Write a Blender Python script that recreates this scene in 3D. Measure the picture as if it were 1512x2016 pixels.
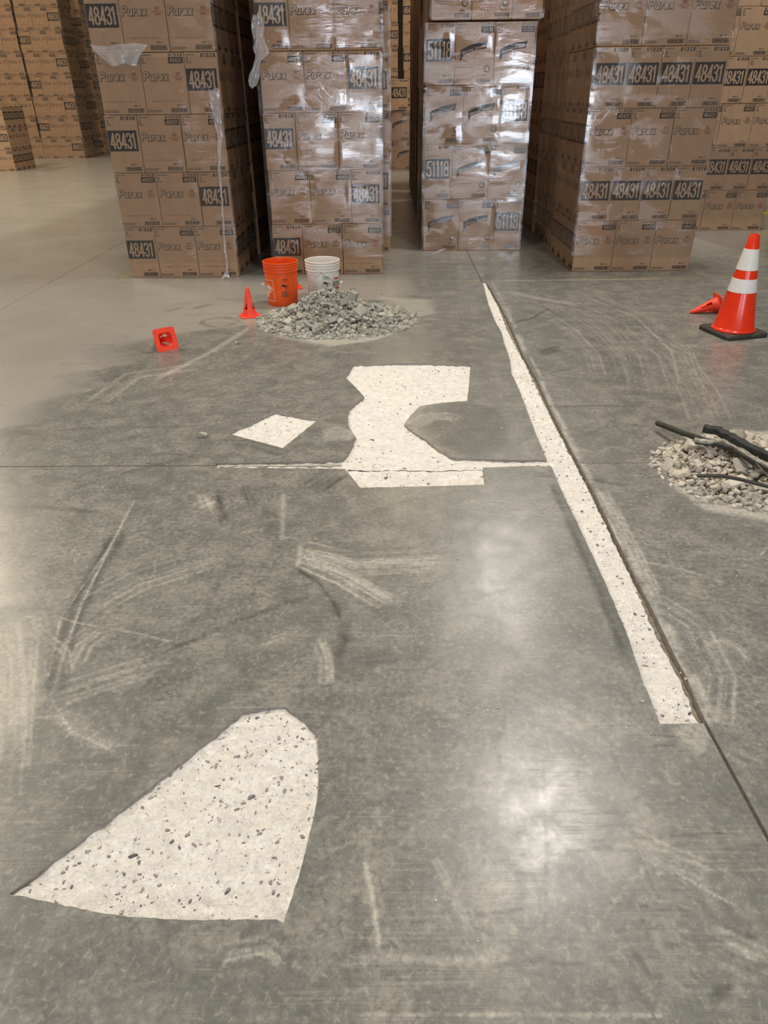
import bpy, bmesh, math, random
import numpy as np
from mathutils import Vector, Matrix, Euler
from mathutils.geometry import delaunay_2d_cdt

random.seed(7); RNG = np.random.default_rng(11)
for o in list(bpy.data.objects): bpy.data.objects.remove(o)
SC = bpy.context.scene; COL = SC.collection; PI = math.pi

# ------------------------------------------------------------------ camera
F_PX, PITCH, ROLL, YAW, CAM_H = 1432.65, math.radians(29.789), math.radians(-0.668), math.radians(0.720), 1.6
def cam_axes():
    f = Vector((0, math.cos(PITCH), -math.sin(PITCH))); u = Vector((0, math.sin(PITCH), math.cos(PITCH))); r = Vector((1, 0, 0))
    c, s = math.cos(ROLL), math.sin(ROLL)
    r, u = c*r + s*u, -s*r + c*u
    m = Matrix.Rotation(YAW, 3, 'Z')
    return m @ r, m @ u, m @ f
AX_R, AX_U, AX_F = cam_axes()
cam = bpy.data.cameras.new('camera'); cam_o = bpy.data.objects.new('camera', cam); COL.objects.link(cam_o)
mw = Matrix((AX_R, AX_U, -AX_F)).transposed().to_4x4(); mw.translation = (0, 0, CAM_H); cam_o.matrix_world = mw
cam.sensor_fit = 'VERTICAL'; cam.sensor_height = 36; cam.lens = F_PX/2016*36; cam.clip_start = 0.05; cam.clip_end = 200
SC.camera = cam_o
def at(x, y, z=0.0):
    """point of the place at height z seen at photo pixel (x, y) -- used to measure positions on the floor"""
    d = (x-756)/F_PX*AX_R - (y-1008)/F_PX*AX_U + AX_F
    t = (z-CAM_H)/d.z
    return Vector((d.x*t, d.y*t, z))

# ------------------------------------------------------------------ light
w = bpy.data.worlds.new('world'); SC.world = w; w.use_nodes = True
w.node_tree.nodes['Background'].inputs[0].default_value = (1.0, 0.95, 0.88, 1)
w.node_tree.nodes['Background'].inputs[1].default_value = 0.065
def area(name, loc, target, sx, sy, power, color):
    l = bpy.data.lights.new(name, 'AREA'); l.shape = 'RECTANGLE'; l.size = sx; l.size_y = sy; l.energy = power; l.color = color
    o = bpy.data.objects.new(name, l); COL.objects.link(o); o.location = loc
    o.rotation_euler = (Vector(target)-Vector(loc)).to_track_quat('-Z', 'Y').to_euler()
    return o
WARM, AMBER, GOLD = (1.0, 0.94, 0.85), (1.0, 0.87, 0.68), (1.0, 0.80, 0.52)
for x, y, p, c in ((2.45, 8.0, 430, WARM), (2.66, 14.65, 340, WARM), (2.45, 1.4, 300, WARM), (-4.2, 1.4, 260, WARM), (-9.2, 8.5, 680, AMBER), (-11.0, 15, 620, AMBER), (2.45, -6.0, 30, WARM), (-4.0, -6.0, 50, WARM), (-14.5, 21, 420, GOLD), (0.5, 22, 200, GOLD)):
    area('high_bay_or_fill', (x, y, 9.0), (x, y, 0), 0.55, 1.3, p, c)  # lamps near and behind the camera are unseen fill added for floor and cartons
for x, wd in ((-0.95, 1.5), (4.1, 2.1)):      # open dock doors behind the camera: cool daylight
    area('dock_door_daylight', (x, -9.0, 1.6), (x, 0, 1.6), wd, 3.1, wd*150, (0.80, 0.88, 1.0))
vs = SC.view_settings; vs.view_transform = 'Standard'; vs.look = 'None'; vs.gamma = 1; vs.use_curve_mapping = False; vs.exposure = 0.20

# ------------------------------------------------------------------ helpers
def tag(o, label=None, cat=None, group=None, kind=None):
    if label: o['label'] = label
    if cat: o['category'] = cat
    if group: o['group'] = group
    if kind: o['kind'] = kind
    return o
def link(name, me, mat=None, parent=None, loc=None, rot=None):
    o = bpy.data.objects.new(name, me); COL.objects.link(o)
    if mat is not None and me is not None and not me.materials: me.materials.append(mat)
    if parent: o.parent = parent
    if loc is not None: o.location = loc
    if rot is not None: o.rotation_euler = rot
    return o
def empty(name, loc=(0, 0, 0), rz=0.0):
    o = bpy.data.objects.new(name, None); COL.objects.link(o); o.location = loc; o.rotation_euler = (0, 0, rz); o.empty_display_size = .1
    return o
def mesh(name, verts, faces, smooth=False):
    me = bpy.data.meshes.new(name); me.from_pydata([tuple(v) for v in verts], [], [tuple(f) for f in faces]); me.update()
    if smooth: me.polygons.foreach_set('use_smooth', [True]*len(me.polygons))
    return me
class MB:
    def __init__(s): s.v = []; s.f = []
    def add(s, v, f):
        n = len(s.v); s.v += [tuple(p) for p in v]; s.f += [tuple(i+n for i in q) for q in f]
    def quad(s, a, b, c, d): s.add((a, b, c, d), ((0, 1, 2, 3),))
    def box(s, x0, x1, y0, y1, z0, z1):
        s.add([(x, y, z) for x in (x0, x1) for y in (y0, y1) for z in (z0, z1)], [(0, 1, 3, 2), (4, 6, 7, 5), (0, 4, 5, 1), (2, 3, 7, 6), (0, 2, 6, 4), (1, 5, 7, 3)])
    def tube(s, pts, r, n=8, cap=True):
        pts = [Vector(p) for p in pts]; rs = r if isinstance(r, (list, tuple)) else [r]*len(pts); b = len(s.v)
        for i, p in enumerate(pts):
            t = (pts[min(i+1, len(pts)-1)]-pts[max(i-1, 0)]).normalized()
            a = t.cross(Vector((0, 0, 1))); a = a.normalized() if a.length > 1e-3 else Vector((1, 0, 0)); c = t.cross(a)
            for k in range(n):
                q = p + rs[i]*(math.cos(2*PI*k/n)*a + math.sin(2*PI*k/n)*c); s.v.append(tuple(q))
        for i in range(len(pts)-1):
            for k in range(n):
                s.f.append((b+i*n+k, b+i*n+(k+1) % n, b+(i+1)*n+(k+1) % n, b+(i+1)*n+k))
        if cap: s.f.append(tuple(b+k for k in range(n))[::-1]); s.f.append(tuple(b+(len(pts)-1)*n+k for k in range(n)))
    def lathe(s, prof, n=32, skip=None):
        b = len(s.v)
        for r, z in prof:
            for k in range(n): s.v.append((r*math.cos(2*PI*k/n), r*math.sin(2*PI*k/n), z))
        for i in range(len(prof)-1):
            for k in range(n):
                if skip and skip(i, k): continue
                s.f.append((b+i*n+k, b+i*n+(k+1) % n, b+(i+1)*n+(k+1) % n, b+(i+1)*n+k))
    def mesh(s, name, smooth=False): return mesh(name, s.v, s.f, smooth)
def ease(me, angle=40):
    """smooth shading broken at sharp edges"""
    bm = bmesh.new(); bm.from_mesh(me)
    bmesh.ops.recalc_face_normals(bm, faces=bm.faces)
    for f in bm.faces: f.smooth = True
    for e in bm.edges:
        e.smooth = not (len(e.link_faces) == 2 and e.calc_face_angle(0) > math.radians(angle))
    bm.to_mesh(me); bm.free(); return me

# ------------------------------------------------------------------ materials
class NT:
    def __init__(s, name):
        s.m = bpy.data.materials.new(name); s.m.use_nodes = True; s.t = s.m.node_tree; s.t.nodes.clear()
        s.out = s.n('OutputMaterial')
    def n(s, typ, **kw):
        nd = s.t.nodes.new('ShaderNode'+typ)
        for k, v in kw.items(): setattr(nd, k, v)
        return nd
    def set(s, nd, **kw):
        for k, v in kw.items():
            k = k.replace('_', ' '); i = nd.inputs[k]
            if isinstance(v, bpy.types.NodeSocket): s.t.links.new(v, i)
            else: i.default_value = v
        return nd
    def ln(s, a, b): s.t.links.new(a, b)
    def math(s, op, a, b=0.0, c=0.0, clamp=False):
        nd = s.n('Math', operation=op, use_clamp=clamp)
        for i, v in enumerate((a, b, c)):
            if isinstance(v, bpy.types.NodeSocket): s.ln(v, nd.inputs[i])
            else: nd.inputs[i].default_value = v
        return nd.outputs[0]
    def mix(s, f, a, b, blend='MIX'):
        nd = s.n('Mix', data_type='RGBA', blend_type=blend, clamp_factor=True)
        for i, v in ((0, f), (6, a), (7, b)):
            if isinstance(v, bpy.types.NodeSocket): s.ln(v, nd.inputs[i])
            else: nd.inputs[i].default_value = v if i == 0 else (*v, 1)
        return nd.outputs[2]
    def noise(s, vec, scale, detail=4, rough=.55, dist=0.0):
        nd = s.n('TexNoise'); s.ln(vec, nd.inputs['Vector'])
        for k, v in (('Scale', scale), ('Detail', detail), ('Roughness', rough), ('Distortion', dist)): nd.inputs[k].default_value = v
        return nd.outputs['Fac']
    def ramp(s, f, a, b, lo=0.0, hi=1.0):
        nd = s.n('MapRange', clamp=True); s.ln(f, nd.inputs[0])
        for i, v in ((1, a), (2, b), (3, lo), (4, hi)): nd.inputs[i].default_value = v
        return nd.outputs[0]
    def coord(s, kind='Object', scale=(1, 1, 1), rot=(0, 0, 0)):
        tc = s.n('TexCoord'); mp = s.n('Mapping'); s.ln(tc.outputs[kind], mp.inputs[0])
        mp.inputs['Scale'].default_value = scale; mp.inputs['Rotation'].default_value = rot
        return mp.outputs[0]
    def world(s, scale=(1, 1, 1), rot=(0, 0, 0)):
        g = s.n('NewGeometry'); mp = s.n('Mapping'); s.ln(g.outputs['Position'], mp.inputs[0])
        mp.inputs['Scale'].default_value = scale; mp.inputs['Rotation'].default_value = rot
        return mp.outputs[0]
    def bump(s, h, strength=.3, dist=.01):
        b = s.n('Bump'); b.inputs['Strength'].default_value = strength; b.inputs['Distance'].default_value = dist
        s.ln(h, b.inputs['Height']); return b.outputs[0]
    def bsdf(s, color, rough=.5, spec=.5, normal=None, **kw):
        p = s.n('BsdfPrincipled')
        for k, v in (('Base Color', color), ('Roughness', rough), ('Specular IOR Level', spec)):
            if isinstance(v, bpy.types.NodeSocket): s.ln(v, p.inputs[k])
            else: p.inputs[k].default_value = (*v, 1) if k == 'Base Color' else v
        if normal is not None: s.ln(normal, p.inputs['Normal'])
        for k, v in kw.items(): p.inputs[k.replace('_', ' ')].default_value = v
        return p.outputs[0]
    def done(s, sh): s.ln(sh, s.out.inputs[0]); return s.m
def simple(name, col, rough=.5, spec=.5, var=.12, scale=30, bump=.0, **kw):
    t = NT(name); v = t.coord(); nz = t.noise(v, scale, 5)
    c = t.mix(t.ramp(nz, .3, .7), tuple(x*(1-var) for x in col), tuple(min(1, x*(1+var)) for x in col))
    return t.done(t.bsdf(c, rough, spec, t.bump(nz, bump, .004) if bump else None, **kw))
def s2l(*c): return tuple(((x/255+.055)/1.055)**2.4 if x > 10 else x/255/12.92 for x in c)

def mat_kraft():
    t = NT('kraft_cardboard'); v = t.coord(scale=(1, 1, 1)); g = t.n('ObjectInfo')
    nz = t.noise(v, 9, 5); fib = t.noise(t.coord(scale=(40, 40, 3)), 6, 3); fl = t.n('TexWave', wave_type='BANDS', bands_direction='DIAGONAL')
    c = t.mix(t.ramp(nz, .3, .7), (.375, .238, .145), (.435, .282, .175))
    c = t.mix(t.math('MULTIPLY', t.ramp(fib, .35, .75), .22), c, (.32, .2, .12))
    c = t.mix(t.math('MULTIPLY', g.outputs['Random'], .28), c, (.36, .225, .13))
    return t.done(t.bsdf(c, .72, .25, t.bump(fib, .05, .003)))
def mat_film(name, veil, refl, streak):
    t = NT(name)
    v1 = t.world((1.2, 1.2, 30), (0, math.radians(6), 0)); v2 = t.world((4, 4, 75), (0, math.radians(-10), 0)); v3 = t.world((6, 6, 10))
    n1 = t.noise(v1, 1.6, 6, .6, .5); n2 = t.noise(v2, 1.3, 5, .62, .4); n3 = t.noise(v3, 1.3, 3); cr = t.ramp(t.noise(t.world((2.2, 2.2, 5)), 1.0, 4, .6, .6), .46, .66, .28, 3.4)
    h = t.math('ADD', t.math('ABSOLUTE', t.math('SUBTRACT', n1, .5)), t.math('MULTIPLY', n2, .4)); h = t.math('MULTIPLY', h, cr); h = t.math('ADD', h, t.math('MULTIPLY', n3, .25))
    nor = t.bump(h, .19, .010)
    fr = t.n('Fresnel'); fr.inputs['IOR'].default_value = 1.45; t.ln(nor, fr.inputs['Normal'])
    k = t.math('MINIMUM', t.math('MULTIPLY', fr.outputs[0], refl), .30)
    gl = t.n('BsdfGlossy'); gl.inputs['Roughness'].default_value = .06; gl.inputs['Color'].default_value = (1, 1, 1, 1); t.ln(nor, gl.inputs['Normal'])
    tr = t.n('BsdfTransparent'); tr.inputs['Color'].default_value = (.97, .96, .95, 1)
    df = t.n('BsdfDiffuse'); df.inputs['Color'].default_value = (.72, .69, .70, 1); t.ln(nor, df.inputs['Normal'])
    s1 = t.ramp(n1, .52, .8); s2 = t.ramp(n2, .55, .8)
    ve = t.math('ADD', t.math('MULTIPLY', t.math('MULTIPLY', s1, s2), streak), veil, clamp=True)
    a = t.n('MixShader'); t.ln(ve, a.inputs[0]); t.ln(tr.outputs[0], a.inputs[1]); t.ln(df.outputs[0], a.inputs[2])
    b = t.n('MixShader'); t.ln(k, b.inputs[0]); t.ln(a.outputs[0], b.inputs[1]); t.ln(gl.outputs[0], b.inputs[2])
    return t.done(b.outputs[0])
def mat_floor():
    t = NT('polished_concrete'); at_ = t.n('Attribute', attribute_name='marks'); sep = t.n('SeparateColor'); t.ln(at_.outputs['Color'], sep.inputs[0])
    dust, dark, yel, clean = sep.outputs[0], sep.outputs[1], sep.outputs[2], at_.outputs['Alpha']
    big = t.noise(t.world(), 1.3, 5, .6, .8); med = t.noise(t.world(), 7.5, 8, .72, .45); fine = t.noise(t.world(), 55, 6, .72, .6); spk = t.noise(t.world(), 260, 3, .6)
    lines = None
    for k, (ang, sx, sy, mseed) in enumerate(((.35, 2.2, 120, 3.1), (-.75, 2.6, 150, 7.7), (1.25, 2.0, 110, 12.3))):
        ln_ = t.ramp(t.noise(t.world((sx, sy, 1), (0, 0, ang)), 1.0, 4, .7, .35), .52, .70)
        g = t.n('NewGeometry'); mp = t.n('Mapping'); t.ln(g.outputs['Position'], mp.inputs[0]); mp.inputs['Location'].default_value = (mseed, mseed*1.7, 0)
        e = t.math('MULTIPLY', ln_, t.ramp(t.noise(mp.outputs[0], 2.0, 4, .6, 1.0), .52, .66)); lines = e if lines is None else t.math('MAXIMUM', lines, e)
    cd = t.mix(t.ramp(big, .32, .68), (.160, .163, .149), (.228, .222, .200))
    cd = t.mix(t.math('MULTIPLY', t.ramp(med, .47, .63), .62), cd, (.105, .106, .093))
    cd = t.mix(t.math('MULTIPLY', t.ramp(med, .49, .35), .55), cd, (.325, .30, .25))
    cd = t.mix(t.math('MULTIPLY', t.math('MULTIPLY', t.ramp(fine, .50, .62), t.ramp(big, .35, .65, .35, 1.0)), .68), cd, (.085, .086, .075))
    cd = t.mix(t.math('MULTIPLY', t.ramp(fine, .46, .33), .62), cd, (.37, .34, .285))
    cd = t.mix(t.math('MULTIPLY', lines, .30), cd, (.44, .40, .325))
    cd = t.mix(t.math('MULTIPLY', t.ramp(spk, .66, .74), .45), cd, (.45, .42, .36))
    cc = t.mix(t.ramp(big, .3, .7), (.275, .258, .228), (.325, .303, .265))
    cc = t.mix(t.math('MULTIPLY', t.ramp(med, .46, .70), .35), cc, (.21, .20, .178))
    c = t.mix(clean, cd, cc)
    dk = t.math('MULTIPLY', dark, t.ramp(fine, .25, .65, .55, 1.0), clamp=True)
    c = t.mix(dk, c, (.055, .056, .05))
    du = t.math('MULTIPLY', dust, t.ramp(fine, .35, .62, 1.15, .45), clamp=True)
    c = t.mix(du, c, (.49, .46, .395))
    c = t.mix(t.math('MULTIPLY', yel, t.ramp(fine, .42, .56)), c, (.50, .36, .07))
    ro = t.math('ADD', t.ramp(med, .3, .7, .24, .33), t.math('MULTIPLY', du, .35), clamp=True)
    ro = t.math('ADD', ro, t.math('MULTIPLY', lines, .12), clamp=True)
    hb = t.math('ADD', t.math('MULTIPLY', lines, .5), t.math('MULTIPLY', fine, .5))
    return t.done(t.bsdf(c, ro, .42, t.bump(hb, .05, .003)))
def mat_patch():
    t = NT('scarified_concrete'); v = t.world()
    a = t.noise(v, 30, 6, .68, .8); b = t.noise(v, 110, 5, .7, .5); e = t.noise(v, 9, 4, .6)
    c = t.mix(t.ramp(a, .32, .70), (.70, .66, .60), (.97, .94, .885))
    c = t.mix(t.math('MULTIPLY', t.ramp(e, .45, .7), .45), c, (.70, .655, .60))
    c = t.mix(t.math('MULTIPLY', t.ramp(b, .54, .68), .60), c, (.44, .41, .385))
    c = t.mix(t.math('MULTIPLY', t.ramp(b, .42, .32), .5), c, (.92, .88, .81))
    return t.done(t.bsdf(c, .9, .2, t.bump(t.math('ADD', t.math('MULTIPLY', a, 1.6), b), .65, .010)))
def mat_island(name, cols, rough=.85, var=.5, scale=60):
    """colour differs from stone to stone"""
    t = NT(name); g = t.n('NewGeometry'); oi = t.n('ObjectInfo')
    r = t.math('FRACT', t.math('ADD', g.outputs['Random Per Island'], oi.outputs['Random']))
    cr = t.n('ValToRGB'); cr.color_ramp.interpolation = 'LINEAR'; t.ln(r, cr.inputs[0])
    e = cr.color_ramp.elements
    while len(e) < len(cols): e.new(.5)
    for i, cc in enumerate(cols): e[i].position = i/(len(cols)-1); e[i].color = (*cc, 1)
    nz = t.noise(t.world(), scale, 5, .65)
    c = t.mix(t.math('MULTIPLY', t.ramp(nz, .35, .7), var), cr.outputs[0], tuple(x*.6 for x in cols[0]))
    return t.done(t.bsdf(c, rough, .25, t.bump(nz, .3, .004)))
M = dict(
    kraft=mat_kraft(), ink=simple('black_print', (.028, .025, .026), .6, .3, .2), tan=simple('kraft_print', (.42, .285, .18), .7, .25, .08),
    faint=simple('faint_red_print', (.27, .135, .085), .7, .2, .15), grey=simple('grey_print', (.13, .105, .085), .7, .2, .2),
    film=mat_film('stretch_film', .020, 1.8, .50), tail=mat_film('bunched_film', .34, 1.6, .7),
    floor=mat_floor(), patch=mat_patch(), wall=simple('cut_edge', (.30, .275, .24), .9, .2, .25, 60, .4), groove=simple('dirty_groove', (.23, .20, .155), .95, .15, .35, 45, .5),
    joint=simple('joint_filler', (.07, .062, .052), .8, .3, .3, 50), filler=simple('grey_filler', (.40, .385, .34), .85, .25, .25, 40, .4),
    agg=mat_island('aggregate', [(.13, .12, .13), (.42, .37, .36), (.28, .26, .27), (.52, .42, .34), (.20, .185, .21), (.62, .58, .54)], .6, .4, 120),
    chunk=mat_island('concrete_rubble', [(.30, .29, .25), (.47, .45, .385), (.37, .355, .31), (.56, .535, .46), (.24, .235, .21)], .92, .45, 50),
    chunk2=mat_island('concrete_rubble_warm', [(.40, .365, .31), (.66, .60, .51), (.52, .47, .40), (.74, .68, .58), (.36, .33, .29)], .92, .4, 50),
    dustm=simple('concrete_dust', (.52, .475, .39), .95, .1, .2, 60, .5),
    orange=simple('orange_plastic', (.86, .105, .012), .38, .45, .08, 14), hotcone=simple('fluorescent_cone_plastic', (.95, .075, .035), .45, .4, .06, 20),
    bigcone=simple('traffic_cone_orange', (.86, .045, .012), .25, .55, .05, 10), band=simple('reflective_band', (.80, .765, .73), .4, .4, .05, 90, .05),
    rubber=simple('black_rubber_base', (.045, .042, .036), .6, .4, .3, 30, .25), whitep=simple('white_plastic', (.80, .76, .70), .4, .45, .04, 12),
    wprint=simple('white_print', (.85, .72, .64), .5, .3, .05), red=simple('red_print', (.55, .05, .04), .5, .3, .1), wire=simple('wire', (.20, .19, .18), .4, .5, .1, Metallic=.6),
    strip=simple('black_joint_strip', (.035, .033, .03), .6, .4, .4, 35, .4), strip2=simple('dusty_joint_strip', (.33, .30, .25), .85, .2, .5, 25, .5),
    hall=simple('painted_wall', (.06, .05, .04), .8, .2, .1, 2), yellow=simple('yellow_paint', (.75, .50, .03), .45, .45, .1, 20))

# ------------------------------------------------------------------ text
_tx = {}
def text(body, offset=0.0, shear=0.0, spacing=1.0):
    """flat glyph outlines as (verts, faces), scaled to a unit box"""
    k = (body, offset, shear, spacing)
    if k in _tx: return _tx[k]
    cu = bpy.data.curves.new('t', 'FONT'); cu.body = body; cu.offset = offset; cu.shear = shear; cu.space_character = spacing; cu.resolution_u = 3; cu.size = 1; cu.fill_mode = 'FRONT'
    ob = bpy.data.objects.new('t', cu); COL.objects.link(ob); bpy.context.view_layer.update()
    me = ob.to_mesh(); v = np.array([x.co[:2] for x in me.vertices]); f = [tuple(p.vertices) for p in me.polygons]; ob.to_mesh_clear()
    bpy.data.objects.remove(ob); bpy.data.curves.remove(cu)
    cu0 = v.min(0); v = (v-cu0)/(v.max(0)-cu0); _tx[k] = (v, f); return _tx[k]
GLY = {'6': (.52, [[(.46, .80), (.42, .93), (.26, .99), (.10, .90), (.04, .70), (.03, .28), (.08, .07), (.26, 0), (.45, .08), (.49, .28), (.44, .48), (.26, .54), (.08, .46)]]), '2': (.52, [[(.04, .78), (.09, .93), (.26, .99), (.43, .92), (.47, .76), (.40, .56), (.06, .02), (.49, .02)]]),
  '4': (.52, [[(.37, 0), (.37, 1), (.03, .27), (.52, .27)]]), '1': (.36, [[(.04, .80), (.22, .99), (.22, 0)]]),
  '8': (.52, [[(.26, .53), (.10, .60), (.06, .74), (.08, .90), (.26, .99), (.44, .90), (.46, .74), (.42, .60), (.26, .53), (.08, .45), (.03, .27), (.06, .08), (.26, .0), (.46, .08), (.49, .27), (.44, .45), (.26, .53)]]),
  '3': (.52, [[(.04, .80), (.08, .93), (.26, .99), (.43, .92), (.46, .76), (.42, .60), (.22, .53), (.44, .46), (.49, .28), (.45, .08), (.26, 0), (.07, .07), (.03, .22)]]),
  '5': (.52, [[(.46, .99), (.09, .99), (.06, .54), (.27, .62), (.45, .52), (.49, .30), (.45, .08), (.25, 0), (.07, .07), (.03, .2)]]),
  'P': (.62, [[(.04, 0), (.08, 1), (.40, 1), (.56, .88), (.55, .66), (.40, .48), (.08, .46)]]), 'u': (.56, [[(.04, .62), (.04, .20), (.14, .03), (.32, .03), (.46, .2)], [(.47, .62), (.47, .0)]]),
  'r': (.36, [[(.05, .62), (.05, 0)], [(.05, .36), (.16, .56), (.33, .58)]]), 'e': (.54, [[(.06, .30), (.47, .34), (.43, .53), (.26, .62), (.09, .53), (.03, .30), (.09, .09), (.27, .01), (.46, .10)]]),
  'x': (.52, [[(.03, .62), (.46, 0)], [(.05, 0), (.45, .62)]])}
def lettering(body, w, h, thick, gap=.09, lean=0.0, draw=None):
    """heavy rounded capitals drawn as ribbons; (verts, faces) in a w x h box"""
    tot = sum(GLY[c][0] for c in body)+gap*(len(body)-1); V, Fq, x = [], [], 0.0; r = thick/2; rd = (draw or thick)/2
    for c in body:
        for pts in GLY[c][1]:
            q = [Vector((r+(w-thick)*(x+a)/tot+lean*b*h, r+(h-thick)*b)) for a, b in pts]
            # every piece lies a hair above the one before, so none coincide
            for m, (a, b) in enumerate(zip(q[:-1], q[1:])):
                d = (b-a).normalized()*rd; n = Vector((-d.y, d.x)); k = len(V); e = .00012*(m % 4)+.0002*len(V)/400; V += [(p.x, p.y, e) for p in (a+n, a-n, b-n, b+n)]; Fq.append((k, k+1, k+2, k+3))
            for m, a in enumerate(q):
                k = len(V); e = .0007+.00012*(m % 5); V += [(a.x+rd*math.cos(t*PI/4), a.y+rd*math.sin(t*PI/4), e) for t in range(8)]; Fq.append(tuple(range(k, k+8)))
        x += GLY[c][0]+gap
    return V, Fq
class Face:
    """lays flat print on one side of a carton; u to the right, v up, both from 0 to 1"""
    def __init__(s, mbs, W, H, D, rz): s.b = mbs; s.W, s.H, s.D = W, H, D; s.R = Matrix.Rotation(rz, 3, 'Z')
    def p(s, u, v, d): return s.R @ Vector(((u-.5)*s.W, -s.D/2-d, v*s.H))
    def rect(s, k, u0, u1, v0, v1, d=.0012): s.b[k].quad(s.p(u0, v0, d), s.p(u1, v0, d), s.p(u1, v1, d), s.p(u0, v1, d))
    def poly(s, k, pts, d=.0012): s.b[k].add([s.p(u, v, d) for u, v in pts], [tuple(range(len(pts)))])
    def text(s, k, body, u0, u1, v0, v1, d=.0011, off=0.0, shear=0.0, sp=1.0, slope=0.0):
        v, f = text(body, off, shear, sp)
        s.b[k].add([s.p(u0+a*(u1-u0), v0+b*(v1-v0)+slope*a, d) for a, b in v], f)
    def bold(s, k, body, u0, u1, v0, v1, thick, d=.0011, lean=0.0, gap=.09, draw=None):
        V, Fq = lettering(body, (u1-u0)*s.W, (v1-v0)*s.H, thick, gap, lean, draw)
        s.b[k].add([s.p(u0+x/s.W, v0+y/s.H, d+e) for x, y, e in V], Fq)
    def lines(s, k, u0, u1, v0, v1, n):
        h = (v1-v0)/n
        for i in range(n): s.rect(k, u0, u1-(u1-u0)*.35*random.random(), v0+i*h, v0+i*h+h*.5)
    def barcode(s, k, u0, u1, v0, v1):
        s.rect(k, u0, u1, v0, v0+.008); s.rect(k, u0, u1, v1-.008, v1); s.rect(k, u0, u0+.012, v0, v1); s.rect(k, u1-.012, u1, v0, v1)
        n = 22
        for i in range(n):
            a = u0+.05*(u1-u0)+(u1-u0)*.9*i/n; s.rect(k, a, a+(u1-u0)*.9/n*random.choice((.45, .65, .8)), v0+.014, v1-.014)
    def ring(s, k, u, v, r, ri):
        n = 18; a = s.H/s.W
        for i in range(n):
            t0, t1 = 2*PI*i/n, 2*PI*(i+1)/n
            s.poly(k, [(u+ri*a*math.cos(t0), v+ri*math.sin(t0)), (u+r*a*math.cos(t0), v+r*math.sin(t0)), (u+r*a*math.cos(t1), v+r*math.sin(t1)), (u+ri*a*math.cos(t1), v+ri*math.sin(t1))])
def carton_meshes(kind):
    Pw, Ew, H, num, code, faint = dict(A=(.398, .298, .485, '48431', '61328', True), C=(.396, .297, .487, '48431', '61328', False), B=(.408, .306, .559, '51118', '61328', False))[kind]
    bm = bmesh.new(); bmesh.ops.create_cube(bm, size=1)
    for v in bm.verts: v.co = Vector((v.co.x*Pw, v.co.y*Ew, (v.co.z+.5)*H))
    bmesh.ops.bevel(bm, geom=list(bm.edges), offset=.005, segments=1, affect='EDGES')
    body = bpy.data.meshes.new('carton'); bm.to_mesh(body); bm.free(); body.materials.append(M['kraft'])
    b = dict(ink=MB(), tan=MB(), grey=MB(), faint=MB())
    for rz in (0, PI):
        f = Face(b, Pw, H, Ew, rz)
        f.bold('ink', code, .66, .97, .942, .988, .0042, gap=.30); f.rect('ink', .645, .975, .83, .93)
        f.bold('tan', num, .67, .95, .845, .917, .0045, .0030)
        f.lines('grey', .03, .30, .955, .985, 1); f.lines('grey', .03, .10, .86, .94, 3); f.lines('grey', .03, .17, .83, .86, 1)
        f.barcode('ink', .57, .94, .035, .105); f.text('ink', 'BO 2' if kind == 'C' else 'BO 1', .73, .87, .135, .165, off=.02)
        if kind == 'B':
            top = []; bot = []
            for i in range(9):
                q = i/8; top.append((.13+q*.67, .565+q*.13+.03*math.sin(q*PI))); bot.append((.13+q*.66, .455+q*.13+.03*math.sin(q*PI)))
            for i in range(8): f.poly('ink', [bot[i], bot[i+1], top[i+1], top[i]])
            f.poly('ink', [(.13, .375), (.22, .47), (.13, .47)], .0016); f.poly('ink', [(.74, .67), (.83, .72), (.79, .6)], .0016)
            f.text('tan', 'Sponge Towels', .17, .77, .485, .545, .0030, off=.018, shear=.3, slope=.115)
            f.ring('grey', .83, .26, .062, .034); f.lines('grey', .05, .62, .285, .30, 1)
            f.text('ink', '4 8', .05, .17, .90, .965)
        else:
            f.bold('ink', 'Purex', .022, .615, .545, .71, .021, .0014, .10, .14)
            f.bold('tan', 'Purex', .020, .613, .547, .712, .021, .0032, .10, .14, .0115)
            f.rect('faint', .70, .96, .612, .624); f.rect('faint', .78, .885, .635, .69); f.rect('faint', .76, .90, .56, .60)
            if faint: f.text('faint', '* 22809 276 86 2', .05, .80, .205, .235)
            f.lines('grey', .03, .42, .04, .09, 2)
    for rz in (PI/2, -PI/2):
        f = Face(b, Ew, H, Pw, rz)
        f.bold('ink', code, .50, .96, .92, .985, .0065, gap=.28); f.lines('grey', .04, .34, .955, .985, 1); f.lines('grey', .05, .15, .86, .94, 3); f.lines('grey', .05, .24, .83, .86, 1)
        f.rect('ink', .015, .935, .385, .745); f.bold('tan', num, .06, .90, .42, .71, .0155, .0030, gap=.11)
        f.barcode('ink', .45, .94, .035, .105); f.text('ink', 'BO 2' if kind == 'C' else 'BO 1', .62, .82, .135, .165, off=.02)
        f.rect('grey', .42, .424, .0, .36); f.rect('grey', .42, .424, .76, 1.0)
    out = [('carton', body)]
    for k, n in (('ink', 'black_print'), ('tan', 'number_print'), ('grey', 'small_print'), ('faint', 'faint_print')):
        if b[k].v:
            me = b[k].mesh(n); me.materials.append(M[k]); out.append((n, me))
    return out, (Pw, Ew, H)
CART = {k: carton_meshes(k) for k in 'ABC'}
HID = []   # cartons above the picture or wholly behind others: one joined object
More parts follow.
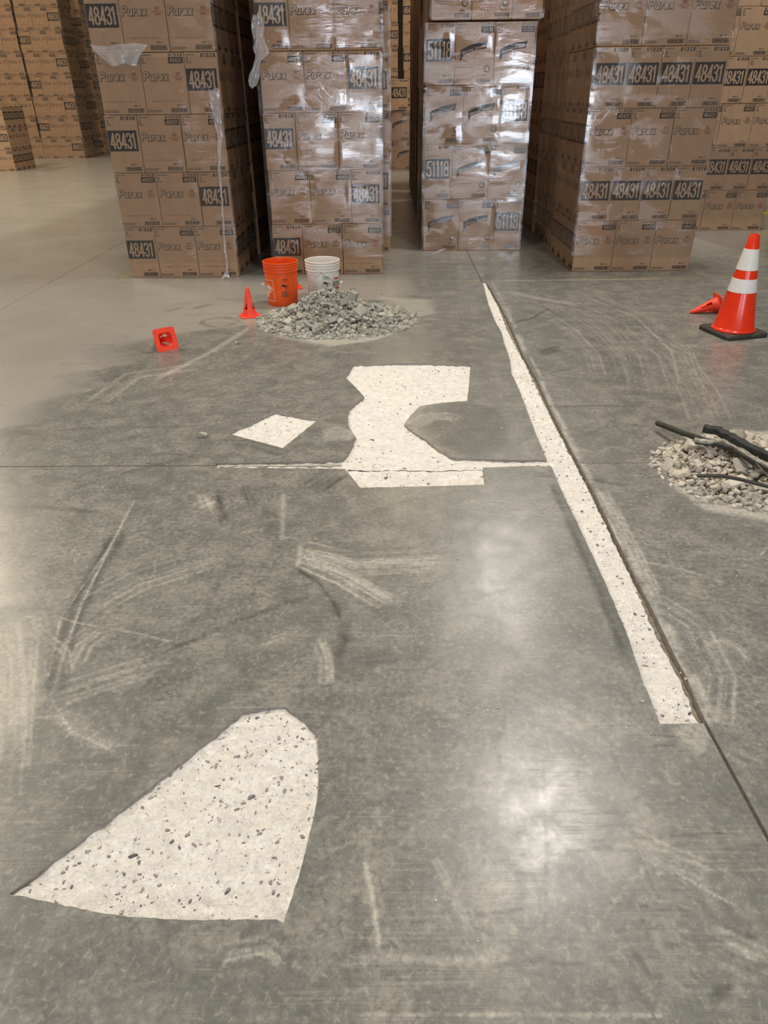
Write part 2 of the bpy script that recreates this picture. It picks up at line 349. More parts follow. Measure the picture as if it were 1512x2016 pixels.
def carton(kind, x, y, z, rz, label, group, scale=1.0, prints=True):
    (root, *parts), dims = CART[kind]
    if not prints: HID.append((root[1], Matrix.Translation((x, y, z)) @ Matrix.Rotation(rz, 4, 'Z') @ Matrix.Scale(scale, 4))); return
    o = link('carton', root[1], loc=(x, y, z), rot=(0, 0, rz)); o.scale = (scale,)*3
    tag(o, label, 'carton', group)
    if prints:
        for n, me in parts: link(n, me, parent=o)
    return o
ORD = ['bottom', 'second', 'third', 'fourth', 'fifth', 'sixth', 'seventh', 'eighth', 'ninth', 'tenth', 'eleventh', 'twelfth']
NTH = ['first', 'second', 'third', 'fourth', 'fifth']
def stack(kind, x0, y0, pats, name, sides='', depth=1.2, front=True, pitch=None, jit=.006, scale=1.0, z0=0.0, row0=0, vis=5, lean=0.0, front_n=True):
    """cartons of one pallet load: pats gives the front of each row, P = wide face, E = end face"""
    _, (Pw, Ew, H) = CART[kind]; Pw += .004; Ew += .004; Pw, Ew, H = Pw*scale, Ew*scale, H*scale
    pitch = pitch or H+.003
    g = 'cartons of ' + name
    for r, pat in enumerate(pats):
        z = z0 + r*pitch; x = x0 + random.uniform(-jit, jit) + lean*r; row = ORD[r+row0]; pr = r+row0 < vis
        wid = sum(Pw if c == 'P' else Ew for c in pat)
        pos = {3: ['left', 'middle', 'right'], 4: ['leftmost', 'second', 'third', 'rightmost'], 2: ['left', 'right'], 1: ['single']}[len(pat)]
        for i, c in enumerate(pat):
            cw, cd = (Pw, Ew) if c == 'P' else (Ew, Pw)
            dx = random.uniform(-.003, .003); dy = random.uniform(0, .008)
            face = 'wide-faced' if c == 'P' else 'numbered end of'
            if front:
                carton(kind, x+cw/2+dx*.3, y0+cd/2+dy, z, (0 if c == 'P' else PI/2)+random.uniform(-.004, .004),
                       f"{'lettered' if c=='P' else 'numbered'} kraft carton, {row} row, {pos[i]} front of {name}", g, scale, pr)
            x += cw
            for side in sides:
                if (side == 'R' and i == len(pat)-1) or (side == 'L' and i == 0):
                    xs = x-cw/2; ys = y0+cd+.004; k = 1
                    if not front: ys = y0; k = 0
                    while ys+cd <= y0+depth+.02:
                        carton(kind, xs+dx*.3, ys+cd/2, z, 0 if c == 'P' else PI/2, f"kraft carton, {row} row, {NTH[k]} from front, {'right' if side=='R' else 'left'} side of {name}", g, scale, pr)
                        ys += cd+.002; k += 1

# ------------------------------------------------------------------ film
def vnoise(x, y, seed=0):
    """smooth value noise on arrays"""
    xi = np.floor(x).astype(np.int64); yi = np.floor(y).astype(np.int64); fx = x-xi; fy = y-yi; fx = fx*fx*(3-2*fx); fy = fy*fy*(3-2*fy)
    def h(a, b):
        n = (a*374761393 + b*668265263 + seed*1442695041) & 0xffffffff
        n = ((n ^ (n >> 13))*1274126177) & 0xffffffff
        return ((n ^ (n >> 16)) & 0xffff)/65535.
    return (h(xi, yi)*(1-fx)+h(xi+1, yi)*fx)*(1-fy)+(h(xi, yi+1)*(1-fx)+h(xi+1, yi+1)*fx)*fy
def fbm(x, y, seed=0, oct=4):
    s = 0; a = .5; t = 0
    for i in range(oct): s = s+a*vnoise(x*2**i, y*2**i, seed+i*17); t += a; a *= .5
    return s/t
def film(x0, x1, y0, y1, z0, z1, cols, rows, label, sides='LR', step=.022, amp=.004, seed=1, off=.015):
    """wrapped sheet round a load; each carton face tilts its part of the sheet a little"""
    mb = MB(); x0 -= off; x1 += off; y0 -= off; y1 += off
    def sheet(P, U, N, ulen, cuts):
        nu = max(2, int(ulen/step)); nv = max(2, int((z1-z0)/step)); u = np.linspace(0, ulen, nu+1); v = np.linspace(z0, z1, nv+1)
        uu, vv = np.meshgrid(u, v); d = (fbm(uu*1.5+seed*9, vv*18+uu*2.5, seed, 3)-.5)*amp*.6+(fbm(uu*5+seed, vv*5, seed+5, 2)-.5)*amp*.6
        rs = np.random.default_rng(seed*7+int(ulen*100))
        for r in range(len(rows)-1):
            cl = cuts[r % len(cuts)]
            for c in range(len(cl)-1):
                m = (vv >= rows[r]) & (vv < rows[r+1]) & (uu >= cl[c]) & (uu <= cl[c+1])
                a, b = rs.normal(0, .006), rs.normal(0, .007); cu_, cv_ = (cl[c]+cl[c+1])/2, (rows[r]+rows[r+1])/2
                wn = np.clip(np.minimum((cl[c+1]-cl[c])/2-abs(uu-cu_), (rows[r+1]-rows[r])/2-abs(vv-cv_))/.035, 0, 1)
                d = np.where(m, d+(a*(uu-cu_)+b*(vv-cv_)+.0015)*wn, d)
        d = np.maximum(d, -off*.75)
        V = [P+U*float(a)+Vector((0, 0, float(b)))+N*float(e) for a, b, e in zip(uu.ravel(), vv.ravel(), d.ravel())]
        W = nu+1; mb.add(V, [(j*W+i, j*W+i+1, (j+1)*W+i+1, (j+1)*W+i) for j in range(nv) for i in range(nu)])
    sheet(Vector((x0, y0, 0)), Vector((1, 0, 0)), Vector((0, -1, 0)), x1-x0, cols)
    dc = [[0, .3, .6, .9, 1.3], [0, .4, .8, 1.3]]
    if 'R' in sides: sheet(Vector((x1, y0, 0)), Vector((0, 1, 0)), Vector((1, 0, 0)), y1-y0, dc)
    if 'L' in sides: sheet(Vector((x0, y0, 0)), Vector((0, 1, 0)), Vector((-1, 0, 0)), y1-y0, dc)
    me = mb.mesh('stretch_film', True)
    return tag(link('stretch_film', me, M['film']), label, 'stretch film', 'stretch film around the loads')

# ------------------------------------------------------------------ floor (setting)
def px(*pts): return [at(*p).to_2d() for p in pts]
def rough_line(pts, step, amp, seed, closed=True):
    """resample an outline and chip it"""
    out = []; n = len(pts)
    for i in range(n if closed else n-1):
        a, b = pts[i], pts[(i+1) % n]; L = (b-a).length; k = max(1, int(L/step)); nrm = Vector((-(b-a).y, (b-a).x)).normalized() if L > 0 else Vector((0, 0))
        for j in range(k):
            p = a.lerp(b, j/k); e = (float(fbm(np.array([p.x*60.]), np.array([p.y*60.]), seed, 3)[0])-.5)*2*amp if j else 0
            out.append(p+nrm*e)
    if not closed: out.append(pts[-1])
    return out
BIG = rough_line(px((18, 1760), (135, 1670), (225, 1605), (342, 1513), (405, 1461), (477, 1401), (517, 1393), (562, 1391), (600, 1420), (625, 1448), (628, 1500), (627, 1556), (621, 1596), (607, 1655), (585, 1736), (558, 1817), (544, 1810), (360, 1811), (252, 1805), (180, 1794), (90, 1774)), .012, .003, 3)
DIA = rough_line(px((541, 813), (624, 828), (556, 882), (451, 854)), .016, .003, 4)
HPA = rough_line(px((697, 717), (760, 716), (830, 715), (927, 719), (924, 755), (920, 789), (870, 793), (828, 799), (808, 818), (796, 835), (812, 850), (835, 863), (862, 884), (890, 902), (951, 903), (1010, 905), (1090, 905), (1095, 918), (1030, 917), (951, 921), (955, 954), (850, 957), (709, 960), (690, 937), (679, 923), (600, 922), (428, 921), (424, 912), (540, 910), (674, 907), (688, 890), (701, 863), (686, 838), (684, 818), (690, 803), (717, 781), (700, 762), (680, 743)), .016, .004, 5)
S_LEFT = [(950, 555), (962, 601), (974, 631), (988, 656), (992, 673), (1004, 708), (1007, 735), (1024, 772), (1039, 812), (1054, 852), (1077, 906), (1086, 920), (1111, 978), (1132, 1020), (1188, 1139), (1233, 1244), (1266, 1342), (1299, 1425)]
S_RIGHT = [(957, 557), (982, 604), (999, 648), (1019, 686), (1039, 723), (1054, 755), (1069, 787), (1088, 825), (1111, 869), (1133, 911), (1159, 960), (1188, 1019), (1215, 1076), (1251, 1151), (1281, 1223), (1314, 1286), (1338, 1330), (1359, 1381), (1377, 1423)]
G_RIGHT = [(958, 556), (984, 599), (1009, 651), (1031, 701), (1059, 750), (1081, 800), (1106, 849), (1138, 909), (1165, 960), (1194, 1019), (1223, 1079), (1259, 1151), (1296, 1223), (1326, 1286), (1350, 1330), (1371, 1381), (1391, 1424)]
STR = rough_line(px(*S_LEFT), .016, .003, 6, False) + rough_line(px(*G_RIGHT[::-1]), .016, .0015, 8, False)
GRO = rough_line(px(*S_RIGHT), .012, .007, 7, False) + rough_line(px(*G_RIGHT[::-1]), .016, .0015, 8, False)
def band(a, b, wd):
    a, b = Vector(a), Vector(b); n = Vector((-(b-a).y, (b-a).x)).normalized()*wd/2; k = max(1, int((b-a).length/.25))
    L = [a.lerp(b, i/k) for i in range(k+1)]
    return [p+n for p in L]+[p-n for p in L[::-1]]
jr = at(1391, 1424).to_2d(); je = at(1512, 1648).to_2d(); yj = at(600, 916.5).y
JOINTS = [band(jr+Vector((-.004, .01)), je+(je-jr)*1.2, .011), band((.897, at(952, 555).y-.01), (.897, 14), .008), band((-3.43, 1.5), (-3.43, 24), .006),
          band((-6, at(0, 917).y), at(426, 916.5).to_2d(), .007), band(at(1142, 912).to_2d(), (6, at(1300, 911.5).y), .005), band((-9, 7.46), (.89, 7.47), .005)]
REG = [('joint', j, .006) for j in JOINTS] + [('patch', BIG, .013), ('patch', DIA, .010), ('patch', HPA, .013), ('strip', STR, .013), ('groove', GRO, .024), ('joint', rough_line(px((684, 921.5), (720, 923.5), (780, 921.5), (850, 922.5), (948, 920), (948, 921.2), (850, 924.2), (780, 923.2), (720, 925.2), (684, 923.0)), .012, .003, 15), .026)]
# sample points: fine close to the camera, coarse far away
def grid(y0, y1, s, wf):
    P = []; y = y0
    while y < y1:
        hw = wf(y); x = np.arange(-hw, hw, s); P.append(np.stack([x+RNG.uniform(-.22, .22, len(x))*s, np.full(len(x), y)+RNG.uniform(-.22, .22, len(x))*s], 1)); y += s
    return np.concatenate(P)
hw = lambda y: .53*(y*.87+.8)+.45
PTS = np.concatenate([grid(.5, 3.3, .0070, hw), grid(3.3, 8.0, .016, hw), np.stack([a.ravel() for a in np.meshgrid(np.arange(.92, 2.5, .0095), np.arange(3.7, 6.6, .0095))], 1)+RNG.uniform(-.002, .002, (len(np.arange(.92, 2.5, .0095))*len(np.arange(3.7, 6.6, .0095)), 2)), grid(8.05, 14, .09, lambda y: hw(y)+.5), grid(14.2, 30, .5, lambda y: 16), grid(-3, .45, .25, lambda y: 4), grid(.6, 8, .3, lambda y: 9)])
verts2 = [Vector((float(a), float(b))) for a, b in PTS]; edges = []
for x in (-26, 22): 
    for y in (-12, 40): verts2.append(Vector((x, y)))
for _, poly, _ in REG:
    n0 = len(verts2); verts2 += poly; edges += [(n0+i, n0+(i+1) % len(poly)) for i in range(len(poly))]
cv, _, cf, *_ = delaunay_2d_cdt(verts2, edges, [], 0, 1e-5)
CV = np.array([(v.x, v.y) for v in cv]); CF = np.array([f for f in cf if len(f) == 3], dtype=np.int64)
CEN = CV[CF].mean(1); lab = np.full(len(CF), -1)
def inside(P, poly):
    q = np.array([(p.x, p.y) for p in poly]); r = np.zeros(len(P), bool); lo, hi = q.min(0), q.max(0)
    m = ((P >= lo) & (P <= hi)).all(1); X, Y = P[m, 0], P[m, 1]; c = np.zeros(m.sum(), bool); j = len(q)-1
    for i in range(len(q)):
        if q[i, 1] != q[j, 1]:
            k = (q[i, 1] > Y) != (q[j, 1] > Y); c ^= k & (X < (q[j, 0]-q[i, 0])*(Y-q[i, 1])/(q[j, 1]-q[i, 1])+q[i, 0])
        j = i
    r[m] = c; return r
for i, (_, poly, _) in enumerate(REG): lab[inside(CEN, poly)] = i
def zfun(i, P):
    if i < 0: return np.zeros(len(P))
    k, _, d = REG[i]
    if k == 'joint': return np.full(len(P), -d)
    a = .007 if k != 'groove' else .006
    z = -d+(fbm(P[:, 0]*38, P[:, 1]*38, 31, 3)-.5)*2*a+(fbm(P[:, 0]*9, P[:, 1]*9, 77, 2)-.5)*2*.003
    return np.minimum(z, -.003)
# dirt, dust and scuffs of the floor: R dust, G dark rubber and grime, B yellow paint, A bare clean slab
FM = lab == -1; used = np.unique(CF[FM]); FP = CV[used]
MK = np.zeros((len(used), 4)); X, Y = FP[:, 0], FP[:, 1]
CLEAN = px((-500, 330), (262, 330), (262, 548), (700, 535), (810, 548), (780, 585), (560, 605), (500, 642), (400, 652), (215, 697), (262, 722), (120, 742), (150, 770), (60, 800), (20, 850), (-300, 905))
ox = (fbm(X*1.6, Y*1.6, 5)-.5)*.35; oy = (fbm(X*1.6, Y*1.6, 9)-.5)*.35
cl = np.zeros(len(used))
for s in np.linspace(-.12, .12, 5): cl += inside(np.stack([X+ox+s, Y+oy+s*.6], 1), CLEAN)/5
cl = np.maximum(cl, np.clip((Y-8.2)/1.5, 0, 1)); MK[:, 3] = cl*.95
def stroke(ch, pts, wd, s, seed=0, streak=0.0, world=False):
    q = np.array([tuple(p) for p in (pts if world else px(*pts))]); lo, hi = q.min(0)-3*wd, q.max(0)+3*wd
    m = np.where((X > lo[0]) & (X < hi[0]) & (Y > lo[1]) & (Y < hi[1]))[0]
    if not len(m): return
    P = FP[m]; d = np.full(len(m), 9.)
    for a, b in zip(q[:-1], q[1:]):
        ab = b-a; t = np.clip(((P-a)@ab)/(ab@ab+1e-12), 0, 1); d = np.minimum(d, np.hypot(*(P-a-t[:, None]*ab).T))
    e = np.exp(-(d/wd)**2)*s*np.clip(fbm(P[:, 0]*11, P[:, 1]*11, seed+3, 3)*1.9-.25, 0, 1.2)
    MK[m, ch] = MK[m, ch]+e*(1-np.clip(MK[m, ch], 0, 1))
def sweep(ch, pts, width, n, s, wd=.004, seed=0, world=False):
    """a bundle of near-parallel trowel, broom or tyre lines along a path"""
    q = [Vector(p) for p in pts] if world else px(*pts); r = random.Random(seed)
    nr = []
    for i in range(len(q)):
        t = (q[min(i+1, len(q)-1)]-q[max(i-1, 0)]).normalized(); nr.append(Vector((-t.y, t.x)))
    for k in range(n):
        o = (r.random()-.5)*width; a = r.random()*.25; b = 1-r.random()*.25; m = len(q)-1
        L = [q[i]+nr[i]*o for i in range(len(q))]
        L[0] = L[0].lerp(L[1], a) if m else L[0]; L[-1] = L[-1].lerp(L[-2], 1-b)
        stroke(ch, L, wd*r.uniform(.6, 1.5), s*r.uniform(.35, 1.1), seed+k, world=True)
def blob(ch, poly, s, soft=.05, seed=0):
    q = px(*poly); e = np.zeros(len(used)); ex = (fbm(X*7, Y*7, seed)-.5)*soft*2.4; ey = (fbm(X*7, Y*7, seed+8)-.5)*soft*2.4
    for k in (-1, -.5, 0, .5, 1): e += inside(np.stack([X+ex+k*soft*.5, Y+ey+k*soft*.5], 1), q)/5
    MK[:, ch] = np.clip(MK[:, ch]+e*s, 0, 1.2)
# dust rings round the rubble
blob(0, ((505, 640), (560, 665), (650, 682), (740, 668), (815, 640), (822, 622), (760, 600), (640, 590), (540, 610)), .75, .05, 1)
blob(0, ((1310, 880), (1330, 960), (1390, 1006), (1512, 1030), (1620, 1030), (1700, 860), (1440, 845)), .8, .03, 2)
blob(0, ((740, 585), (840, 590), (860, 615), (815, 625), (780, 600)), .4, .06, 6)
# large dusty and grimy fields
for k in range(30):
    cx_, cy_ = random.uniform(-3, 3.2), random.uniform(.7, 7.2); r0 = random.uniform(.5, 1.8); a0 = random.uniform(0, 6.28); da = random.uniform(.25, .9)
    P_ = [(cx_+r0*math.cos(a0+da*i/7), cy_+r0*math.sin(a0+da*i/7)) for i in range(8)]
    sweep(0, P_, random.uniform(.08, .35), random.randint(6, 14), random.uniform(.06, .18), .004 if cy_ < 3.5 else .008, 100+k*31, True)
for k in range(40):
    cx_, cy_ = random.uniform(-2.6, 3), random.uniform(.7, 7.0); a0 = random.uniform(-.6, .6); L = random.uniform(.15, .7)
    P_ = [(cx_+L*t*math.cos(a0), cy_+L*t*math.sin(a0)+.05*math.sin(t*2)) for t in (0, .3, .6, 1)]
    sweep(1, P_, random.uniform(.02, .10), random.randint(2, 5), random.uniform(.12, .35), .007, 900+k*13, True)
for k in range(60):
    cx_, cy_ = random.uniform(-2.2, 2), random.uniform(.7, 4.5); a0 = random.uniform(0, PI); L = random.uniform(.05, .22)
    stroke(0, [Vector((cx_, cy_)), Vector((cx_+L*math.cos(a0), cy_+L*math.sin(a0)))], .003, random.uniform(.2, .6), k, world=True)
# trowel swirls right of the chased joint, and beside the H-shaped patch
for i, q in enumerate((((1100, 590), (1200, 640), (1260, 700), (1280, 770)), ((1060, 600), (1140, 650), (1185, 700), (1200, 745)), ((1150, 580), (1260, 625), (1330, 690), (1350, 760)), ((1240, 650), (1330, 700), (1380, 780), (1400, 830)))):
    sweep(0, q, .26, 13, .26, .0055, 40+i*50)
sweep(0, ((1010, 575), (1080, 590), (1150, 600)), .15, 8, .5, .008, 700); sweep(1, ((1000, 640), (1050, 625), (1085, 605)), .06, 4, .5, .008, 710)
blob(1, ((1060, 690), (1100, 680), (1105, 692), (1070, 700)), .45, .02, 12)
blob(1, ((800, 838), (830, 805), (900, 795), (985, 800), (1000, 850), (985, 895), (895, 895), (835, 858)), .28, .03, 13)
sweep(0, ((812, 838), (835, 822), (880, 818), (905, 826)), .12, 9, .5, .007, 720); sweep(1, ((845, 850), (880, 820)), .15, 6, .45, .009, 730)
sweep(0, ((640, 850), (665, 843), (690, 850), (680, 868)), .06, 6, .7, .010, 735); blob(0, ((630, 852), (660, 845), (680, 850), (668, 866), (640, 868)), .35, .03, 14)
sweep(1, ((615, 960), (660, 930)), .16, 7, .55, .010, 740); sweep(1, ((610, 965), (655, 945), (690, 935)), .05, 3, .3, .01, 745)
sweep(1, ((540, 900), (480, 880), (430, 880)), .2, 6, .3, .012, 750)
# prints left of centre
sweep(1, ((425, 960), (445, 1035)), .05, 6, .45, .010, 760); sweep(1, ((480, 950), (500, 1010)), .04, 5, .3, .010, 761); sweep(0, ((385, 1000), (425, 985)), .09, 9, .5, .006, 762); sweep(0, ((395, 970), (415, 1010)), .08, 7, .45, .006, 763)
stroke(0, ((558, 975), (556, 1060)), .012, .5, 3); stroke(1, ((530, 1000), (540, 1090)), .03, .2, 4)
# fan-shaped wipe
sweep(0, ((590, 1085), (700, 1110), (890, 1100)), .16, 22, .5, .0045, 800); sweep(0, ((590, 1100), (680, 1140), (765, 1190)), .10, 18, .65, .0045, 830); stroke(0, ((592, 1070), (588, 1110)), .010, .8, 5)
# dark curved scuff
for q, wd, s in ((((500, 1150), (545, 1132), (590, 1127)), .006, .65), (((590, 1124), (625, 1145), (655, 1185), (668, 1215)), .008, .7), (((660, 1190), (675, 1225), (680, 1260), (668, 1290)), .02, .55), (((430, 1150), (415, 1180)), .012, .3)): stroke(1, q, wd, s, int(q[0][0]))
sweep(1, ((700, 1300), (780, 1290)), .09, 6, .4, .008, 850)
sweep(0, ((625, 1260), (640, 1300), (640, 1345)), .05, 10, .6, .005, 860); sweep(0, ((510, 1265), (560, 1250)), .05, 6, .5, .004, 870)
# dark track with light borders on the left, cracks
sweep(1, ((240, 1040), (190, 1120), (150, 1200), (120, 1290), (105, 1370)), .06, 8, .42, .010, 880)
for q in (((255, 1000), (215, 1080), (120, 1215), (95, 1330)), ((265, 985), (210, 1090), (160, 1190), (125, 1290), (103, 1365)), ((100, 1375), (140, 1440), (215, 1475)), ((60, 1225), (85, 1216), (112, 1213), (150, 1226), (210, 1236), (275, 1248), (330, 1262)), ((0, 1200), (60, 1215))): stroke(0, q, .0035, .75, int(q[0][0]))
sweep(0, ((30, 1240), (95, 1300), (100, 1340)), .16, 16, .5, .004, 890); sweep(0, ((5, 1230), (15, 1330), (10, 1500)), .12, 18, .6, .005, 900); sweep(0, ((60, 1250), (50, 1350), (35, 1560)), .06, 8, .5, .005, 910); blob(0, ((-60, 1240), (25, 1240), (70, 1290), (45, 1400), (-60, 1500)), .35, .06, 21)
sweep(0, ((110, 1370), (200, 1340), (300, 1310)), .14, 16, .4, .004, 920); sweep(0, ((190, 1240), (150, 1270), (130, 1310)), .12, 14, .45, .004, 930); sweep(0, ((170, 1190), (260, 1140), (420, 1090)), .2, 18, .33, .005, 940); sweep(0, ((40, 1415), (140, 1408)), .006, 2, .7, .003, 945)
blob(0, ((100, 1390), (160, 1420), (260, 1490), (170, 1470)), .4, .03, 22)
# loose scuffs near the camera
sweep(0, ((725, 1690), (740, 1760), (755, 1870)), .03, 9, .55, .0035, 950); sweep(0, ((855, 1690), (890, 1760), (930, 1850)), .02, 5, .45, .0035, 960); sweep(0, ((740, 1580), (755, 1630)), .02, 5, .4, .003, 970); sweep(0, ((940, 1850), (1010, 1890)), .03, 7, .5, .003, 975); sweep(0, ((700, 1880), (860, 1890), (980, 1885)), .02, 6, .4, .003, 977); sweep(0, ((430, 1880), (520, 1860), (560, 1890)), .04, 8, .5, .003, 978)
for q in (((1165, 1838), (1210, 1775), (1270, 1705)), ((1300, 1700), (1450, 1785)), ((960, 1452), (964, 1475)), ((915, 1540), (930, 1565)), ((700, 1998), (1300, 2000)), ((1240, 1650), (1400, 1710))): stroke(0, q, .0025, .7, int(q[0][1]))
sweep(0, ((1240, 1640), (1320, 1680), (1400, 1710)), .10, 14, .4, .003, 980); sweep(0, ((1020, 1350), (1120, 1400), (1210, 1470)), .12, 12, .35, .003, 990); sweep(0, ((1400, 1860), (1512, 1910)), .10, 14, .5, .003, 995); blob(0, ((1240, 1590), (1330, 1640), (1300, 1740), (1250, 1700)), .18, .05, 23)
for q, wd, s in ((((1160, 1655), (1300, 1648), (1420, 1640)), .004, .6), (((1165, 1842), (1220, 1900), (1290, 2000)), .012, .35), (((1240, 1865), (1280, 1920)), .006, .55), (((1020, 1610), (1240, 1598)), .003, .5), (((1110, 1760), (1165, 1840)), .003, .5), (((1070, 1500), (1075, 1700), (1072, 1760)), .003, .45), (((1030, 1120), (1015, 1100)), .008, .4), (((1080, 1660), (1060, 1800), (1045, 1860)), .004, .35), (((1300, 1860), (1500, 1840)), .004, .5)): stroke(1, q, wd, s, int(q[0][1]))
blob(1, ((1395, 1950), (1440, 1935), (1440, 1955), (1405, 1965)), .5, .01, 24)
blob(0, ((1320, 1440), (1390, 1420), (1400, 1465), (1370, 1490)), .4, .02, 25)
stroke(0, ((1240, 1100), (1290, 1110), (1340, 1120), (1420, 1145)), .006, .75, 7); sweep(0, ((1180, 950), (1250, 1080), (1300, 1180)), .05, 8, .45, .006, 1000); sweep(0, ((1290, 1180), (1370, 1230), (1420, 1330), (1410, 1430)), .10, 10, .45, .004, 1010)
sweep(0, ((1390, 1270), (1420, 1262), (1450, 1275), (1470, 1300)), .05, 7, .5, .004, 1020); sweep(1, ((1280, 1080), (1310, 1088)), .02, 4, .4, .006, 1030)
# dust thrown along the chased joint
for a, b in zip(G_RIGHT[:-1], G_RIGHT[1:]): sweep(0, ((a[0]+9, a[1]), (b[0]+9, b[1])), .03, 3, .55, .010, int(a[1]))
sweep(1, ((1080, 930), (1180, 1150), (1240, 1300)), .06, 6, .35, .014, 1040)
# ring mark, footprints, tape residue on the clean slab
for k in range(3): 
    cx_, cy_ = at(432, 634).x, at(432, 634).y; stroke(1, [Vector((cx_+(.155-.02*k)*math.cos(t), cy_+(.155-.02*k)*math.sin(t))) for t in np.linspace(.3*k, 5.9, 26)], .010, .38, k, world=True)
sweep(1, ((375, 610), (420, 598)), .06, 5, .28, .012, 1050); sweep(1, ((320, 615), (360, 605)), .05, 5, .2, .012, 1055)
blob(1, ((200, 735), (335, 690), (240, 755)), .10, .02, 26); blob(1, ((160, 690), (300, 662), (350, 655), (420, 690), (235, 757), (190, 725)), .10, .04, 27)
sweep(0, ((300, 750), (420, 690), (500, 640)), .05, 6, .4, .012, 1060)
sweep(0, ((180, 800), (260, 740), (400, 720)), .15, 10, .3, .010, 1065)
# worn yellow aisle line
for a, b in (((1100, 551), (1512, 545)), ((925, 553), (985, 551)), ((236, 552), (262, 534))): stroke(2, (a, b), .022, .9 if a[0] != 1100 else .55, a[0])
stroke(2, ((1487, 520), (1497, 455)), .03, .7, 5)
sweep(0, ((960, 553), (1100, 552), (1300, 549)), .05, 5, .4, .012, 1070)

for k in range(34):   # hairline scratches where the slab shines
    q = at(random.uniform(930, 1300), random.uniform(1420, 1900)); L = random.uniform(.05, .2); a0 = random.choice((0, 0, 0, .05, 1.5))+random.gauss(0, .1)
    stroke(1, [q.to_2d(), q.to_2d()+Vector((L*math.cos(a0), L*math.sin(a0)))], .0035, .5, 60+k, world=True)
MK[:, 1] *= 1.55; MK[:, 0] *= 1.1
remap = np.full(len(CV), -1); remap[used] = np.arange(len(used))
fme = bpy.data.meshes.new('floor'); fv = np.zeros((len(used), 3)); fv[:, :2] = FP
def fast_mesh(me, V, Ftri, smooth=False):
    me.vertices.add(len(V)); me.vertices.foreach_set('co', np.asarray(V, dtype=np.float32).ravel())
    me.loops.add(len(Ftri)*3); me.loops.foreach_set('vertex_index', np.asarray(Ftri, dtype=np.int32).ravel())
    me.polygons.add(len(Ftri)); me.polygons.foreach_set('loop_start', np.arange(0, len(Ftri)*3, 3, dtype=np.int32)); me.polygons.foreach_set('loop_total', np.full(len(Ftri), 3, dtype=np.int32))
    if smooth: me.polygons.foreach_set('use_smooth', np.ones(len(Ftri), bool))
    me.update(calc_edges=True)
    if not smooth: me.shade_flat()
fast_mesh(fme, fv, remap[CF[FM]])
ca = fme.color_attributes.new('marks', 'FLOAT_COLOR', 'POINT'); ca.data.foreach_set('color', np.clip(MK, 0, 1).astype(np.float32).ravel())
floor = tag(link('floor', fme, M['floor']), 'dusty polished grey concrete warehouse floor', kind='structure')
# sunken parts of the slab
names = {'joint': ('saw_cut_joint', 'joint'), 'patch': ('chipped_patch', 'patch'), 'strip': ('chipped_strip', 'patch'), 'groove': ('open_joint_groove', 'groove')}
PL = {6: 'large pale chipped patch with dark pebbles nearest the camera', 7: 'small pale diamond-shaped chipped patch', 8: 'pale chipped patch shaped like an H with side channels', 9: 'long pale chipped strip along the floor joint'}
SUNK = {}
for i, (k, poly, d) in enumerate(REG):
    T = CF[lab == i]
    if not len(T): continue
    u = np.unique(T); rm = np.full(len(CV), -1); rm[u] = np.arange(len(u)); P = CV[u]; z = zfun(i, P)
    me = bpy.data.meshes.new(names[k][0]); fast_mesh(me, np.column_stack([P, z]), rm[T], k != 'joint')
    o = link(names[k][0], me, M[names[k][1]], floor); SUNK[i] = o
    if i in PL: o['label'] = PL[i]
    if k == 'joint': o['label'] = 'dark saw-cut joint line'
    if k == 'groove': o['label'] = 'deep dirty groove beside the chipped strip'
# broken edges between levels
E_ = np.concatenate([CF[:, [0, 1]], CF[:, [1, 2]], CF[:, [2, 0]]]); fl = np.tile(lab, 3); key = np.sort(E_, 1); order = np.lexsort((key[:, 1], key[:, 0])); key = key[order]; fl = fl[order]
same = (key[1:] == key[:-1]).all(1); idx = np.where(same & (fl[1:] != fl[:-1]))[0]
mb = MB()
for e in idx:
    a, b = key[e]; la, lb = fl[e], fl[e+1]
    P = CV[[a, b]]; za, zb = zfun(la, P), zfun(lb, P)
    mb.quad((*P[0], za[0]), (*P[1], za[1]), (*P[1], zb[1]), (*P[0], zb[0]))
link('broken_edge', mb.mesh('broken_edge'), M['wall'], floor)
# pebbles of aggregate bedded in the chipped concrete
def pebble(n=9, seed=0, flat=.6):
    r = random.Random(seed); bm = bmesh.new()
    for _ in range(n):
        v = Vector((r.gauss(0, 1), r.gauss(0, 1), r.gauss(0, 1))).normalized()*r.uniform(.75, 1); bm.verts.new((v.x, v.y*r.uniform(.7, 1), v.z*flat))
    h = bmesh.ops.convex_hull(bm, input=bm.verts); bmesh.ops.delete(bm, geom=[g for g in h['geom_interior'] if isinstance(g, bmesh.types.BMVert)], context='VERTS')
    bmesh.ops.triangulate(bm, faces=bm.faces); bm.verts.ensure_lookup_table(); bm.verts.index_update()
    V = np.array([v.co[:] for v in bm.verts]); Fq = np.array([[v.index for v in f.verts] for f in bm.faces]); bm.free(); return V, Fq
PEB = [pebble(12, s, .55) for s in range(10)]
def scatter(items, name, mat, parent=None, shapes=PEB, smooth=False):
    Vs, Fs, n = [], [], 0
    for (x, y, z, sx, sy, sz, a, b) in items:
        V, Fq = random.choice(shapes); R_ = np.array(Euler((b, b*.7, a)).to_matrix()); Vs.append((V*[sx, sy, sz])@R_.T+[x, y, z]); Fs.append(Fq+n); n += len(V)
    me = bpy.data.meshes.new(name); fast_mesh(me, np.concatenate(Vs), np.concatenate(Fs), smooth)
    return link(name, me, mat, parent)
